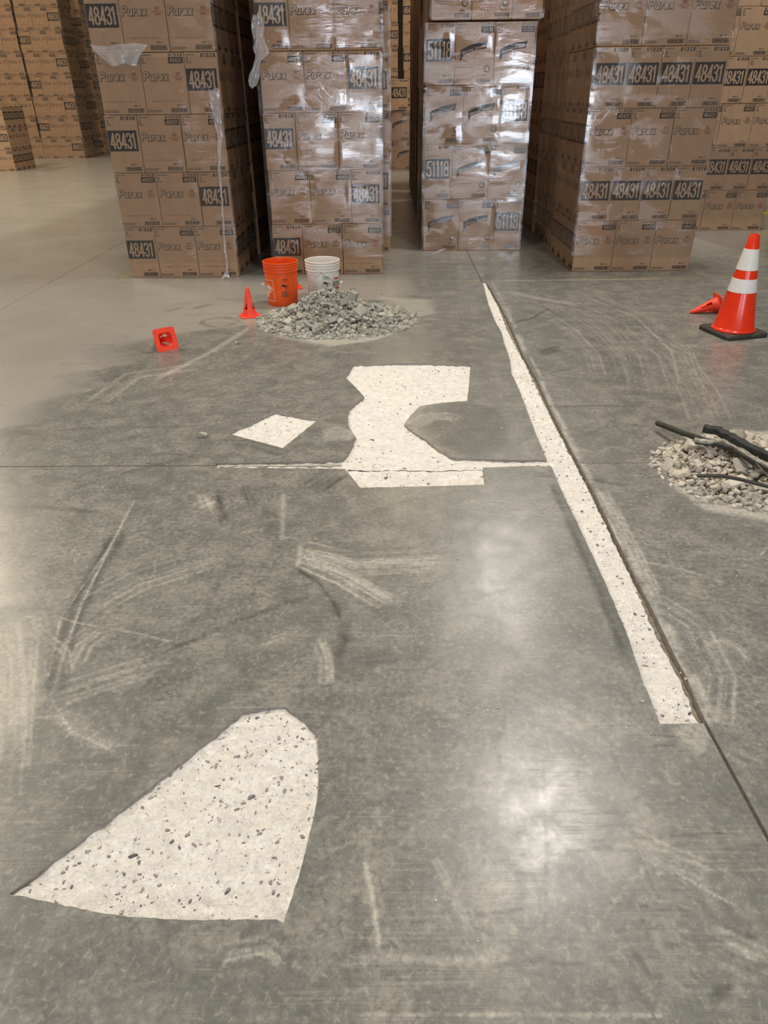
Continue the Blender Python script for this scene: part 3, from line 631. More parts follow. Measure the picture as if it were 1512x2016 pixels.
for i, cnt, smax in ((6, 520, .0135), (7, 110, .015), (8, 520, .016), (9, 800, .0135)):
    poly = REG[i][1]; q = np.array([(p.x, p.y) for p in poly]); lo, hi = q.min(0), q.max(0); it = []
    C = RNG.uniform(lo, hi, (cnt*14, 2)); C = C[inside(C, poly)]
    if i == 9: C = C[~inside(C, REG[10][1])]
    C = C[:cnt]; z = zfun(i, C)
    for (x, y), zz in zip(C, z):
        s = smax*min(1, .14+random.expovariate(5.2)); it.append((x, y, zz+s*.05, s, s*random.uniform(.5, .9), s*.5, random.uniform(0, 3.14), random.uniform(-.2, .2)))
    tag(scatter(it, 'exposed_aggregate', M['agg'], floor, smooth=True), 'pebbles bedded in the chipped concrete', kind='stuff')
# grey filler still standing in the left channel
it = MB(); a, b = at(432, 914.5), at(672, 912.5); n = 26
for k in range(n):
    p, q = a.lerp(b, k/n), a.lerp(b, (k+1)/n); wd = .011+.005*math.sin(k*1.7); it.box(p.x, q.x, p.y-wd, p.y+wd, -.016, -.006-.003*random.random())
link('joint_filler_remnant', it.mesh('joint_filler_remnant'), M['filler'], floor)

# ------------------------------------------------------------------ hall walls far off
for nm, (x0, x1, y0, y1) in (('wall_back', (-24, 20, 33, 33.3)), ('wall_left', (-24.3, -24, -11, 33)), ('wall_right', (20, 20.3, -11, 33))):
    mb = MB(); mb.box(x0, x1, y0, y1, 0, 10); tag(link(nm, mb.mesh(nm), M['hall']), 'far plain warehouse wall', kind='structure')
# ------------------------------------------------------------------ stacked cartons
N1, N2, N3, N4, N5 = 'leftmost front stack', 'stack behind the buckets', 'set-back middle stack', 'wide right front stack', 'stack behind the large cone'
EPP, PPE = ['EPP', 'PPE'], ['PPE', 'EPP']
HA, HB = .489, .5625
stack('A', -2.655, 7.665, [EPP[r % 2] for r in range(8)], N1, 'R', pitch=HA)
stack('A', -1.190, 7.745, [EPP[r % 2] for r in range(8)], N2, 'R', pitch=HA)
stack('B', .379, 9.0, [PPE[r % 2] for r in range(4)], N3, 'L', pitch=HB)
stack('B', .43, 8.99, [PPE[r % 2] for r in range(3)], N3, 'L', pitch=HB, z0=4*HB+.012, row0=4)
stack('C', 1.868, 7.77, [('PPP', 'EEEE')[r % 2] for r in range(8)], N4, 'L', pitch=.4905)
stack('C', 3.70, 10.25, [('PPP', 'EEEE')[r % 2] for r in range(8)], N5, 'L', pitch=.4905)
# loads standing behind the front ones: only their sides face the gaps
stack('A', -2.63, 8.90, [EPP[r % 2] for r in range(8)], 'stack second behind the leftmost', 'R', front=False, pitch=HA)
stack('A', -1.11, 8.98, [EPP[r % 2] for r in range(8)], 'stack second behind the buckets', 'R', front=False, pitch=HA)
stack('A', -1.13, 10.25, [EPP[r % 2] for r in range(8)], 'stack third behind the buckets', 'R', front=False, pitch=HA, vis=0)
stack('B', .379, 9.43, [PPE[r % 2] for r in range(7)], N3, 'R', front=False, pitch=HB, vis=0, depth=.82)
stack('B', .39, 10.28, [PPE[r % 2] for r in range(7)], N3, 'R', front=False, pitch=HB, vis=0)
stack('A', -1.19, 8.165, [EPP[r % 2] for r in range(8)], N2, 'L', front=False, pitch=HA, vis=0, depth=.8)
stack('A', -1.11, 8.98, [EPP[r % 2] for r in range(8)], N2, 'L', front=False, pitch=HA, vis=0)
stack('B', .39, 10.28, [PPE[r % 2] for r in range(7)], 'stack behind the set-back middle one', 'L', front=False, pitch=HB)
for k, dx in enumerate((.03, .0, .05)):
    stack('C', 1.88+dx, 9.03+1.26*k, [('PPP', 'EEEE')[(r+k) % 2] for r in range(8)], f"{('second', 'third', 'fourth')[k]} stack of the right-hand row", 'L', front=False, pitch=.4905, vis=0 if k == 2 else 5)
for k in range(5):   # the rows run on, out of sight
    y = 10.2+1.26*k
    stack('A', -2.63, y, [EPP[r % 2] for r in range(8)], N1, 'R', front=False, pitch=HA, vis=0)
    if k: stack('A', -1.13, y, [EPP[r % 2] for r in range(8)], N2, 'RL', front=False, pitch=HA, vis=0)
    else: stack('A', -1.13, 10.25, [EPP[r % 2] for r in range(8)], N2, 'L', front=False, pitch=HA, vis=0)
    if k: stack('B', .39, y+.1, [PPE[r % 2] for r in range(7)], N3, 'RL', front=False, pitch=HB, vis=0)
# far across the hall
sc = 1.14
stack('A', -12.12, 25.0, ['PPP']*9, 'far stack at the left edge', '', pitch=.556, scale=sc, vis=12, jit=.03)
stack('A', -10.70, 25.0, ['PPE', 'EPP']*4+['PPE'], 'tall far left stack', 'R', pitch=.556, scale=sc, vis=12, jit=.03, depth=1.35)
stack('A', -10.66, 26.7, ['PPE', 'EPP']*4+['PPE'], 'farthest stack at the left', 'R', front=False, pitch=.556, scale=sc, vis=12, depth=1.35)
stack('A', -10.85, 20.6, ['PPP', 'EEEE', 'PPP'], 'low far left stack', 'R', pitch=HA, vis=12)
stack('B', -.35, 19.8, ['PPE', 'EPP'], 'low far stack in the middle gap', '', pitch=.645, scale=1.14)
stack('A', .03, 19.75, ['E'], 'low far stack in the middle gap', '', z0=1.295, row0=2, scale=1.3)
stack('A', -1.02, 24.6, ['EPP', 'PPE']*4+['EPP'], 'far stack left of the dark gap', '', pitch=.556, scale=sc, vis=12, jit=.02)
stack('A', .40, 24.5, ['EPP', 'PPE']*4+['EPP'], 'far stack right of the dark gap', '', pitch=.556, scale=sc, vis=12, jit=.02)

Vs, Fs = [], []
for me, mt in HID:
    n0 = len(Vs); Vs += [mt @ v.co for v in me.vertices]; Fs += [tuple(n0+i for i in p.vertices) for p in me.polygons]
tag(link('upper_cartons', mesh('upper_cartons', Vs, Fs), M['kraft']), 'cartons piled above and behind the visible rows', 'cartons', kind='stuff')

ca_, cb_ = [0, .31, .71, 1.13], [0, .41, .81, 1.13]
rA = [r*HA for r in range(6)]; rB = [r*HB for r in range(6)]; rC = [r*.4905 for r in range(6)]
film(-2.66, -1.55, 7.665, 8.87, .17, 4*HA-.01, [ca_, cb_], rA, 'clear stretch film round lower rows of leftmost front stack', 'R', seed=1)
film(-2.67, -1.54, 7.66, 8.87, 4*HA+.02, 3.0, [ca_, cb_], rA, 'clear stretch film round upper rows of leftmost front stack', 'R', seed=2)
film(-1.20, -.08, 7.745, 8.95, .17, 4*HA-.01, [ca_, cb_], rA, 'clear stretch film round lower rows of stack behind buckets', 'LR', seed=3)
film(-1.21, -.07, 7.74, 8.95, 4*HA+.02, 3.0, [ca_, cb_], rA, 'clear stretch film round upper rows of stack behind buckets', 'LR', seed=4)
film(.375, 1.512, 9.0, 10.2, .008, 4*HB-.004, [cb_, ca_], rB, 'glossy stretch film round lower rows of set-back middle stack', 'L', seed=5, amp=.006)
film(.425, 1.565, 8.99, 10.2, 4*HB+.02, 3.2, [cb_, ca_], [4*HB, 5*HB, 6*HB], 'glossy stretch film round top load of set-back middle stack', 'L', seed=6, amp=.007)
film(1.862, 3.075, 7.77, 8.97, .165, 4*.4905-.01, [[0, .4, .8, 1.25], [0, .3, .6, .9, 1.25]], rC, 'clear stretch film round lower rows of wide right stack', 'L', seed=7, amp=.003)
film(1.858, 3.08, 7.765, 8.97, 4*.4905+.02, 3.0, [[0, .4, .8, 1.25]], rC, 'clear stretch film round upper rows of wide right stack', 'L', seed=8, amp=.003)
film(3.69, 4.91, 10.25, 11.4, .165, 1.05, [[0, .4, .8, 1.25], [0, .3, .6, .9, 1.25]], rC, 'clear stretch film round stack behind the large cone', 'L', seed=9, amp=.003)
film(-1.12, .0, 8.98, 10.18, .17, 3.0, [ca_], rA, 'clear stretch film round second stack behind buckets', 'R', seed=10)
film(1.89, 3.0, 9.03, 10.2, .17, 3.0, [ca_], rA, 'clear stretch film round second stack of right-hand row', 'L', seed=11)
film(-.36, .95, 19.8, 21, .02, 1.28, [ca_], rA, 'crinkled stretch film round low far stack in middle gap', '', seed=12, step=.04)
film(-10.72, -9.40, 25.0, 26.3, .05, 5.2, [ca_], rA, 'clear stretch film round far tall stack at left', 'R', seed=13, step=.06)
film(-12.0, -10.78, 25.0, 26.3, .05, 5.2, [ca_], rA, 'clear stretch film round far stack at left edge', '', seed=14, step=.06)
# loose film tails
def ribbon(name, path, wid, label, seed=0, ny=6, amp=.012):
    r = random.Random(seed); mb = MB(); P = [Vector(p) for p in path]; n = 0; Q = []
    for a, b in zip(P[:-1], P[1:]):
        k = max(2, int((b-a).length/.02))
        for i in range(k): Q.append(a.lerp(b, i/k))
    Q.append(P[-1]); N = len(Q); b0 = 0
    for i, q in enumerate(Q):
        t = i/(N-1); wv = wid(t)
        for j in range(ny+1):
            s = j/ny-.5
            mb.v.append((q.x+s*wv, q.y-.004-abs(amp*math.sin(s*9+i*.35+seed))-amp*.5*r.random(), q.z+.01*math.sin(s*7+i*.2)))
    W = ny+1; mb.f = [(i*W+j, i*W+j+1, (i+1)*W+j+1, (i+1)*W+j) for i in range(N-1) for j in range(ny)]
    return tag(link(name, mb.mesh(name, True), M['tail']), label, 'film tail')
def onf(x, y, Yp):
    d = (x-756)/F_PX*AX_R - (y-1008)/F_PX*AX_U + AX_F; t = Yp/d.y; return Vector((d.x*t, Yp, CAM_H+d.z*t))
Yf = 7.645
ribbon('film_tail', [onf(421, 175, Yf), onf(428, 230, Yf), onf(434, 265, Yf), onf(432, 330, Yf), onf(438, 400, Yf), onf(442, 470, Yf), onf(447, 520, Yf-.02), onf(448, 533, Yf-.03)], lambda t: .085*max(0, 1-t*2.6)+.020, 'long twisted film tail hanging down right edge of leftmost stack', 1)
ribbon('film_tail', [onf(448, 531, Yf-.03), onf(446, 540, Yf-.04), onf(445, 547, Yf-.07)], lambda t: .022+.07*t, 'crumpled white film end at foot of leftmost stack', 2, amp=.02)
ribbon('film_tail', [onf(235, 88, Yf-.02), onf(236, 110, Yf-.03), onf(245, 128, Yf-.03)], lambda t: .52-.30*t, 'loose film flap across upper left of leftmost stack', 3, 14, .012)
ribbon('film_tail', [onf(507, 28, 7.70), onf(509, 60, 7.69), onf(513, 92, 7.68), onf(518, 106, 7.68), onf(508, 122, 7.67), onf(503, 145, 7.66), onf(499, 172, 7.65)], lambda t: .07+.05*math.sin(t*9)+.13*math.exp(-((t-.5)/.13)**2)-.03*t, 'bunched film flap hanging off upper left of stack behind buckets', 4, 10, .03)
ribbon('film_tail', [onf(875, 489, 8.93), onf(862, 494, 8.88), onf(850, 501, 8.80)], lambda t: .05, 'short film scrap at foot of set-back middle stack', 5, 4, .01)

# ------------------------------------------------------------------ yellow post
p = at(1509, 421); mb = MB(); n = 16
mb.lathe([(.0, 0), (.10, 0), (.10, .012), (.057, .014), (.057, 1.02), (.05, 1.06), (.03, 1.08), (0, 1.085)], n)
tag(link('bollard', ease(mb.mesh('bollard')), M['yellow'], loc=p+Vector((.05, 0, 0))), 'yellow steel guard post at the right edge behind the cone', 'bollard')

# ------------------------------------------------------------------ traffic cones
def big_cone():
    L, Fr, Rr = at(1379, 650), at(1422, 668), at(1506, 660); c = (L+Rr)/2; side = .365; a = math.atan2(Rr.y-Fr.y, Rr.x-Fr.x)
    root = empty('traffic_cone', (c.x, c.y, 0), a); tag(root, 'large orange traffic cone with two white bands on black base', 'traffic cone')
    mb = MB(); rings = []
    for ins, z in ((.004, .002), (0, .006), (0, .026), (.006, .032)):
        h_, rd = side/2-ins, .04; ring = []
        for sx, sy, a0 in ((1, 1, 0), (-1, 1, PI/2), (-1, -1, PI), (1, -1, 1.5*PI)):
            for q in range(6): t = a0+PI/2*q/5; ring.append((sx*(h_-rd)+rd*math.cos(t), sy*(h_-rd)+rd*math.sin(t), z))
        rings.append(ring)
    n = len(rings[0]); mb.v = [p for rg in rings for p in rg]
    for k in range(3): mb.f += [(k*n+q, k*n+(q+1) % n, (k+1)*n+(q+1) % n, (k+1)*n+q) for q in range(n)]
    mb.f.append(tuple(range(3*n, 4*n))); mb.f.append(tuple(range(n))[::-1])
    link('base', ease(mb.mesh('base'), 30), M['rubber'], root)
    r = lambda z: .146-(.146-.034)*(z-.04)/(.712-.04)
    mb = MB(); mb.lathe([(.158, .034), (.158, .040), (.150, .046), (r(.06), .06), (r(.25), .25), (r(.45), .45), (r(.6), .6), (.034, .706), (.031, .712), (.026, .711), (.024, .68), (.06, .40)], 48)
    link('cone_body', ease(mb.mesh('cone_body'), 50), M['bigcone'], root)
    for z0, z1 in ((.47, .615), (.315, .41)):
        mb = MB(); mb.lathe([(r(z0), z0), (r(z0)+.0018, z0+.001), (r(z1)+.0018, z1-.001), (r(z1), z1)], 48)
        o = link('reflective_band', ease(mb.mesh('reflective_band'), 50), M['band'], root); o['label'] = 'white reflective band'
big_cone()
def small_cone_mesh():
    """light sports cone: square flange, ring of openings in the wall"""
    mb = MB(); n = 24
    def skip(i, k):
        q = k % 6
        return (i == 2 and q in (2, 3)) or (i == 3 and q == 2)
    mb.lathe([(.060, .006), (.054, .03), (.047, .065), (.038, .11), (.029, .155), (.019, .205), (.013, .232), (.009, .236), (.0, .237)], n, skip)
    body = ease(mb.mesh('cone_body'), 50)
    bm = bmesh.new(); hw_, rd, N = .082, .022, 6
    outer = []
    for cx_, cy_, a0 in ((hw_-rd, hw_-rd, 0), (-hw_+rd, hw_-rd, PI/2), (-hw_+rd, -hw_+rd, PI), (hw_-rd, -hw_+rd, 1.5*PI)):
        for i in range(N): t = a0+PI/2*i/(N-1); outer.append((cx_+rd*math.cos(t), cy_+rd*math.sin(t)))
    fm = MB(); m = len(outer)
    inner = [(.0595*math.cos(math.atan2(y, x)), .0595*math.sin(math.atan2(y, x))) for x, y in outer]
    for z, flip in ((.007, False), (.002, True)):
        for i in range(m):
            j = (i+1) % m; q = [(*outer[i], z), (*outer[j], z), (*inner[j], z), (*inner[i], z)]; fm.quad(*(q[::-1] if flip else q))
    for i in range(m):
        j = (i+1) % m; fm.quad((*outer[i], .002), (*outer[j], .002), (*outer[j], .007), (*outer[i], .007)); fm.quad((*inner[j], .002), (*inner[i], .002), (*inner[i], .007), (*inner[j], .007))
    return body, ease(fm.mesh('flange'))
SCB, SCF = small_cone_mesh()
def small_cone(loc, rot, label):
    root = empty('sports_cone', loc); root.rotation_euler = rot; tag(root, label, 'small cone', 'small orange cones round the work')
    link('cone_body', SCB, M['hotcone'], root); link('flange', SCF, M['hotcone'], root)
    return root
p = at(492, 622); small_cone((p.x, p.y, 0), (0, 0, .35), 'small orange cone standing upright left of the rubble pile')
p = at(577, 568); small_cone((p.x, p.y+.03, 0), (0, 0, .2), 'small orange cone mostly hidden behind the orange bucket')
def lying(base_px, heading, label, roll=0.0):
    """cone on its side: one flange edge and the tip on the floor, tip pointing along heading"""
    b = at(*base_px); tilt = math.asin((.082-.012)/.236)
    m = Matrix.Rotation(heading, 4, 'Z') @ Matrix.Rotation(PI/2+tilt, 4, 'Y') @ Matrix.Rotation(roll, 4, 'Z')
    m.translation = Vector((b.x, b.y, .082*math.cos(tilt)+.001)); o = small_cone((0, 0, 0), (0, 0, 0), label); o.matrix_world = m; return o
lying((330, 689), math.radians(128), 'small orange cone tipped over, square base towards the camera')
lying((1411, 616), math.radians(183), 'small orange cone on its side behind the large traffic cone')

# ------------------------------------------------------------------ buckets
def bucket(loc, mat, name, label, art, bail_dir, ear):
    root = empty(name, loc); tag(root, label, 'bucket', 'five-gallon buckets by the rubble'); H_, rb, rt = .368, .131, .1475
    r = lambda z: rb+(rt-rb)*z/H_
    prof = [(0, .006), (rb-.012, .004), (rb-.004, .0), (rb, .006), (r(.15), .15), (r(.285), .285)]
    for z in (.288, .314, .336): prof += [(r(z), z), (r(z)+.0065, z+.001), (r(z)+.0065, z+.006), (r(z), z+.007)]
    prof += [(r(.358), .357), (r(.36)+.006, .359), (r(.36)+.006, .366), (r(.36)+.002, .368), (r(.36)-.003, .366), (r(.33)-.003, .33), (rb-.003, .012), (0, .010)]
    mb = MB(); mb.lathe(prof, 56); link('bucket_body', ease(mb.mesh('bucket_body'), 35), mat, root)
    # wire bail hanging down one side, with grip and pivot ears
    e0 = ear; pts = []
    for i in range(25):
        t = i/24; a = e0+bail_dir*PI*t; rr = r(.25)+.010+.012*math.sin(PI*t); pts.append((rr*math.cos(a), rr*math.sin(a), .298-.125*math.sin(PI*t)))
    mb = MB(); mb.tube(pts, .0018, 6); bail = link('bail', mb.mesh('bail', True), M['wire'], root)
    mb = MB(); mb.tube(pts[10:15], .008, 8); link('grip', mb.mesh('grip', True), M['whitep'], bail)
    for a in (e0, e0+PI):
        c, s = math.cos(a), math.sin(a); q = Vector((r(.3)*c, r(.3)*s, .298)); mb = MB(); mb.tube([q, q+Vector((c, s, 0))*.013], .010, 12); link('ear', mb.mesh('ear'), mat, root)
    def wrap(pts, a0, d=.0009):  # u metres along the wall (to the right as seen from outside), v height
        return [((r(v)+d)*math.cos(a0+u/r(v)), (r(v)+d)*math.sin(a0+u/r(v)), v) for u, v in pts]
    B = {}
    def add(k, pts, faces, a0, d=.0009): B.setdefault(k, MB()).add(wrap(pts, a0, d), faces)
    def rect(k, a0, u0, u1, v0, v1, d=.0009):
        n = max(1, int(abs(u1-u0)/.01)); m = max(1, int((v1-v0)/.03))
        for i in range(n):
            for j in range(m):
                ua, ub = u0+(u1-u0)*i/n, u0+(u1-u0)*(i+1)/n; va, vb = v0+(v1-v0)*j/m, v0+(v1-v0)*(j+1)/m; add(k, [(ua, va), (ub, va), (ub, vb), (ua, vb)], [(0, 1, 2, 3)], a0, d)
    def txt(k, a0, body, cu, cv, w_, h_, ang=0.0, d=.0013, off=.02):
        v, f = text(body, off); ca, sa = math.cos(ang), math.sin(ang)
        add(k, [(cu+(x-.5)*w_*ca-(y-.5)*h_*sa, cv+(x-.5)*w_*sa+(y-.5)*h_*ca) for x, y in v], f, a0, d)
    def pict(a0, cu, cv, s, frame='ink'):
        """warning pictogram: small child tipping over a rim"""
        def P(pts): add('ink', [(cu+x*s, cv+y*s) for x, y in pts], [tuple(range(len(pts)))], a0, .0013)
        P([(-.30+.17*math.cos(t), .16+.17*math.sin(t)) for t in np.linspace(0, 2*PI, 14)[:-1]])
        P([(-.20, .26), (.12, .20), (.20, .02), (.02, -.06), (-.18, .06)]); P([(.05, .02), (.18, .06), (.24, -.45), (.12, -.48)]); P([(.12, .12), (.16, -.02), (.52, -.10), (.50, .02)])
        P([(-.16, .10), (-.06, .02), (-.18, -.26), (-.26, -.22)])
    art(rect, txt, pict)
    for k, b in B.items(): link({'ink': 'black_label', 'wprint': 'white_logo', 'red': 'red_lettering', 'grey': 'small_print', 'whitep': 'panel_lettering'}[k], b.mesh('print'), M[k], root)
    return root
def frame(rect, k, a0, u0, u1, v0, v1, t=.003):
    rect(k, a0, u0, u1, v0, v0+t); rect(k, a0, u0, u1, v1-t, v1); rect(k, a0, u0, u0+t, v0, v1); rect(k, a0, u1-t, u1, v0, v1)
D = math.radians
def art_orange(rect, txt, pict):
    a = D(-148); frame(rect, 'wprint', a, -.085, .085, .045, .225, .0035)
    for i, (s, wd) in enumerate((('THE', .05), ('HOME', .125), ('DEPOT', .15))): txt('wprint', a, s, -.028+.022*i+(.0 if i else -.01), .163-.026*i+(.012 if not i else 0), wd, .036 if i else .022, D(45), off=.05)
    b = D(-71); pict(b, 0, .175, .055); frame(rect, 'ink', b, -.032, .032, .085, .212, .0012)
    txt('ink', b, 'A WARNING', 0, .236, .055, .008); txt('ink', b, 'A AVISO', 0, .224, .055, .007)
    for i in range(7): rect('grey', b, -.026, .026-.01*(i % 2), .09+i*.007, .094+i*.007, .0011)
def art_white(rect, txt, pict):
    a = D(-118)
    rect('grey', a, -.055, .05, .253, .256)
    for i in range(8): rect('grey', a, -.042+.012*(i % 2), .034-.012*(i % 2), .236-i*.0165, .2385-i*.0165)
    b = D(-74); pict(b, 0, .19, .052); frame(rect, 'grey', b, -.031, .031, .10, .252, .0012)
    txt('ink', b, 'A WARNING', -.002, .243, .05, .008); txt('ink', b, 'A AVISO', 0, .231, .052, .008); rect('grey', b, -.015, .015, .15, .153)
    c = D(-22); txt('red', c, 'Heavy', -.012, .222, .085, .028, off=.06)
    rect('ink', c, -.06, .06, .163, .198); txt('whitep', c, 'DUTY', 0, .180, .10, .026, d=.0018, off=.04); txt('red', c, 'PAIL', -.005, .142, .10, .028, off=.06)
pb = at(551, 513, .366); bucket((pb.x, pb.y, 0), M['orange'], 'bucket', 'orange plastic bucket with white square logo, left of the rubble pile', art_orange, -1, D(-80))
pw = at(634, 511, .366); bucket((pw.x, pw.y, 0), M['whitep'], 'bucket', 'white plastic bucket with red lettering, behind the rubble pile', art_white, 1, D(-96))

# ------------------------------------------------------------------ rubble
def chunk_mesh(seed):
    """broken, angular lump: a skewed block with its corners knocked off"""
    r = random.Random(seed); bm = bmesh.new()
    for sx in (-1, 1):
        for sy in (-1, 1):
            for sz in (-1, 1):
                for q in range(2 if r.random() < .45 else 1): bm.verts.new((sx*r.uniform(.45, 1), sy*r.uniform(.45, 1), sz*r.uniform(.4, .95)))
    h = bmesh.ops.convex_hull(bm, input=bm.verts); bmesh.ops.delete(bm, geom=list({g for g in h['geom_interior']+h['geom_unused'] if isinstance(g, bmesh.types.BMVert)}), context='VERTS')
    bmesh.ops.triangulate(bm, faces=bm.faces); bm.verts.ensure_lookup_table(); bm.verts.index_update()
    V = np.array([v.co[:] for v in bm.verts]); Fq = np.array([[v.index for v in f.verts] for f in bm.faces]); bm.free(); return V, Fq
CH = [chunk_mesh(200+s) for s in range(18)]
def chunk_me(mat):
    L = []
    for V, Fq in CH:
        me = bpy.data.meshes.new('concrete_chunk'); fast_mesh(me, V, Fq); me.materials.append(mat); L.append(me)
    return L
def pile(hfun, region, n_big, n_small, mat, label, group, core_label, seed, size=(.018, .05), small=(.005, .016), core_box=None):
    r = random.Random(seed); mes = chunk_me(mat); cnt = 0; k = 0
    while cnt < n_big and k < 20000:
        k += 1; x, y = region(r); h = hfun(x, y)
        if h < .004 and r.random() > .25: continue
        s = size[0]+(size[1]-size[0])*r.random()**2.6
        if h < .03: s = min(s, .03)
        o = link('concrete_chunk', r.choice(mes), loc=(x, y, max(h+s*.12, s*.33)), rot=(r.gauss(0, .5), r.gauss(0, .5), r.uniform(0, 6.28)))
        o.scale = (s*r.uniform(.8, 1.7), s*r.uniform(.6, 1.0), s*r.uniform(.35, .8)); tag(o, label, 'concrete chunk', group); cnt += 1
    it = []; cnt = 0
    while cnt < n_small:
        x, y = region(r, 1.12); h = hfun(x, y); s = small[0]+(small[1]-small[0])*r.random()**1.6
        if h <= 0 and r.random() > .4: continue
        it.append((x, y, max(h-r.random()*.035, 0)+s*.3, s*r.uniform(.8, 1.4), s, s*r.uniform(.6, 1), r.uniform(0, 6.28), r.gauss(0, .5))); cnt += 1
    g = tag(scatter(it, 'rubble_gravel', mat, None, CH), core_label, 'rubble', kind='stuff')
    x0, x1, y0, y1 = core_box; n = 60; V = []; Fq = []   # dusty heap under the stones
    for j in range(n+1):
        for i in range(n+1):
            x = x0+(x1-x0)*i/n; y = y0+(y1-y0)*j/n; V.append((x, y, hfun(x, y)-.045))
    W = n+1; Fq = [(j*W+i, j*W+i+1, (j+1)*W+i+1, (j+1)*W+i) for j in range(n) for i in range(n) if max(V[q][2] for q in (j*W+i, j*W+i+1, (j+1)*W+i+1, (j+1)*W+i)) > -.044]
    link('dust_heap', mesh('dust_heap', V, Fq, True), M['dustm'], g)
P1 = (-.44, 5.98)
def h1(x, y):
    dx, dy = (x-P1[0])/.60, (y-P1[1])/.50; rr = math.hypot(dx, dy); e = float(vnoise(np.array([x*6.]), np.array([y*6.]), 3)[0])-.5
    rr += e*.18; pk = math.exp(-(((x+.52)/.26)**2+((y-6.12)/.24)**2))
    return max(0, 1-rr)**.9*.10+pk*.145*max(0, min(1, (1.05-rr)*3))
def reg1(r, k=1.0):
    a = r.uniform(0, 2*PI); q = math.sqrt(r.random())*k; return P1[0]+.60*q*math.cos(a), P1[1]+.50*q*math.sin(a)
pile(h1, reg1, 180, 3000, M['chunk'], 'grey broken concrete chunk in the rubble pile before the buckets', 'chunks of the rubble pile by the buckets', 'grey concrete gravel of the rubble pile by the buckets', 5, (.017, .054), (.006, .019), (P1[0]-.7, P1[0]+.7, P1[1]-.6, P1[1]+.6))
P2 = (1.80, 3.18)
def h2(x, y):
    dx, dy = (x-P2[0])/.47, (y-P2[1])/.40; rr = math.hypot(dx, dy)+(float(vnoise(np.array([x*7.]), np.array([y*7.]), 9)[0])-.5)*.2
    return max(0, 1-rr)**.8*.115
def reg2(r, k=1.0):
    a = r.uniform(0, 2*PI); q = math.sqrt(r.random())*k; return P2[0]+.47*q*math.cos(a), P2[1]+.40*q*math.sin(a)
pile(h2, reg2, 120, 3200, M['chunk2'], 'pale broken concrete chunk in the heap with black strips', 'chunks of the heap with black strips', 'pale concrete gravel of the heap with black strips', 8, (.016, .052), (.005, .016), (P2[0]-.6, P2[0]+.6, P2[1]-.5, P2[1]+.5))
# black joint strips pulled from the floor
def strip_obj(name, pts, wdt, thk, mat, label, wob=0.0, seed=0):
    r = random.Random(seed); Q = []
    for a, b in zip(pts[:-1], pts[1:]):
        k = max(1, int((b-a).length/.02)); Q += [a.lerp(b, i/k) for i in range(k)]
    Q.append(pts[-1]); mb = MB()
    for i, q in enumerate(Q):
        t = (Q[min(i+1, len(Q)-1)]-Q[max(0, i-1)]).normalized(); n = Vector((-t.y, t.x, 0)).normalized(); u = Vector((0, 0, 1))
        w0 = wdt*(1+wob*(r.random()-.5)); t0 = thk*(1+wob*(r.random()-.5))
        for s, v in ((-1, 0), (1, 0), (1, 1), (-1, 1)): mb.v.append(tuple(q+n*s*w0/2+u*v*t0))
    for i in range(len(Q)-1):
        for k in range(4): mb.f.append((i*4+k, i*4+(k+1) % 4, (i+1)*4+(k+1) % 4, (i+1)*4+k))
    mb.f.append((3, 2, 1, 0)); e = 4*(len(Q)-1); mb.f.append((e, e+1, e+2, e+3))
    return tag(link(name, ease(mb.mesh(name), 50), mat), label, 'joint strip', 'joint strips on the right-hand heap')
mb = MB(); mb.tube([at(1294, 833, .045), at(1345, 853, .075), at(1402, 871, .105)], .014, 10)
tag(link('joint_strip', ease(mb.mesh('joint_strip'), 50), M['strip']), 'round black rod sticking out left of the right-hand heap', 'joint strip', 'joint strips on the right-hand heap')
strip_obj('joint_strip', [at(1384, 849, .12), at(1412, 853, .125), at(1450, 874, .13), at(1480, 890, .12), at(1540, 915, .10)], .045, .03, M['strip'], 'thick ragged black strip along the back of right-hand heap', .3, 1)
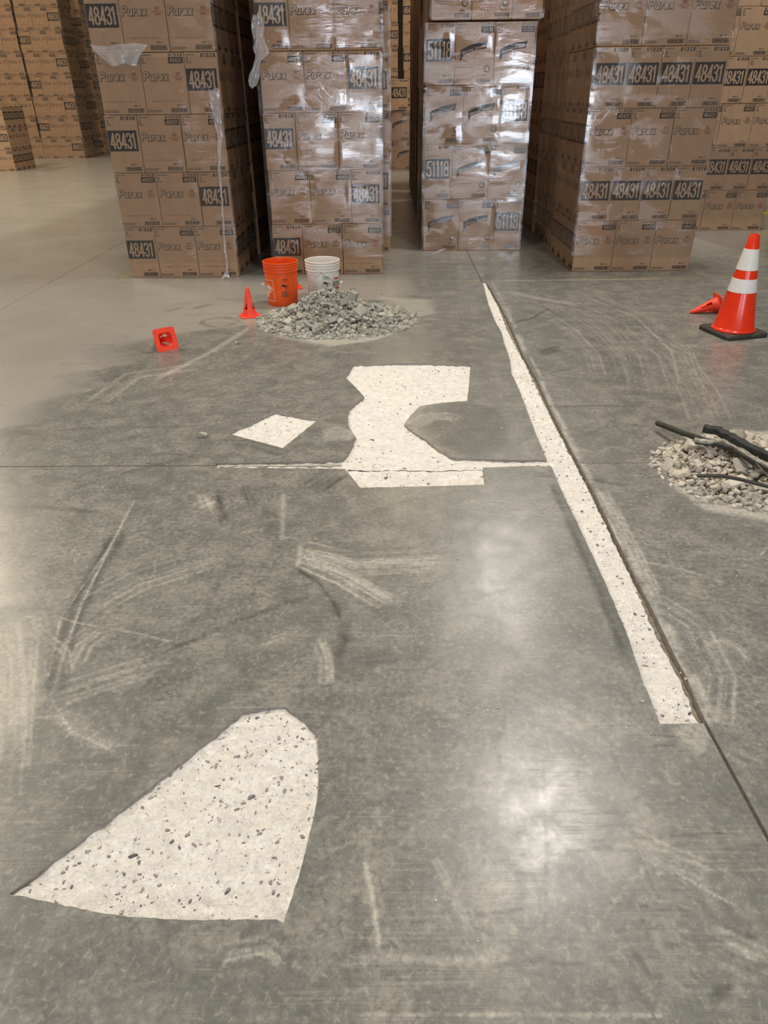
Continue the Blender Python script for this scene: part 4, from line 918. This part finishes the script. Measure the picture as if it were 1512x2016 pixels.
strip_obj('joint_strip', [at(1366, 868, .11), at(1395, 872, .115), at(1422, 870, .12), at(1445, 880, .12), at(1485, 907, .12), at(1545, 935, .10)], .03, .012, M['strip2'], 'dusty grey flat strip crossing the right-hand heap', .25, 2)
strip_obj('joint_strip', [at(1368, 873, .10), at(1400, 876, .105), at(1440, 887, .11), at(1480, 912, .11), at(1530, 938, .09)], .02, .018, M['strip'], 'narrow black strip under the dusty strip of right-hand heap', .3, 3)
strip_obj('joint_strip', [at(1372, 938, .10), at(1420, 938, .105), at(1460, 946, .10), at(1545, 968, .09)], .022, .008, M['strip'], 'flat dark strip across the front of right-hand heap', .1, 4)
mb = MB(); mb.tube([at(1488, 911, .135), at(1500, 924, .12), at(1512, 938, .10)], .0025, 6)
tag(link('tie_wire', mb.mesh('tie_wire', True), M['wire']), 'thin grey wire end on the right-hand heap', 'wire')
# chips lying about
mes = chunk_me(M['chunk'])
for i, (x, y, s, nm) in enumerate(((400, 860, .026, 'dark grey stone lying left of the diamond patch'), (466, 677, .018, 'small pale stone below the upright small cone'), (691, 570, .014, 'dark pebble right of the white bucket'), (698, 568, .010, 'pale pebble right of the white bucket'),
                                   (292, 911, .008, 'tiny pale chip behind the left floor joint'), (514, 652, .010, 'pale chip left of the rubble pile'), (1318, 882, .012, 'pale chip left of the right-hand heap'), (752, 580, .010, 'pale chip behind the rubble pile'), (1283, 902, .008, 'pale chip between strip and right-hand heap'))):
    p = at(x, y); o = link('stone_chip', mes[i % 16], loc=(p.x, p.y, s*.42), rot=(.2, .3, i*1.3)); o.scale = (s, s*.8, s*.7); tag(o, nm, 'stone')
it = []
for i in range(420):
    if random.random() < .5: x, y = random.uniform(-2.6, 2.6), random.uniform(.8, 6.5)
    else: x, y = .9+random.gauss(0, .35), random.uniform(1.4, 7)
    s = random.uniform(.0012, .0042); it.append((x, y, s*.4, s, s, s*.7, random.uniform(0, 6), .3))
tag(scatter(it, 'floor_grit', M['chunk2'], None, CH), 'pale grit scattered over the concrete floor', 'grit', kind='stuff')
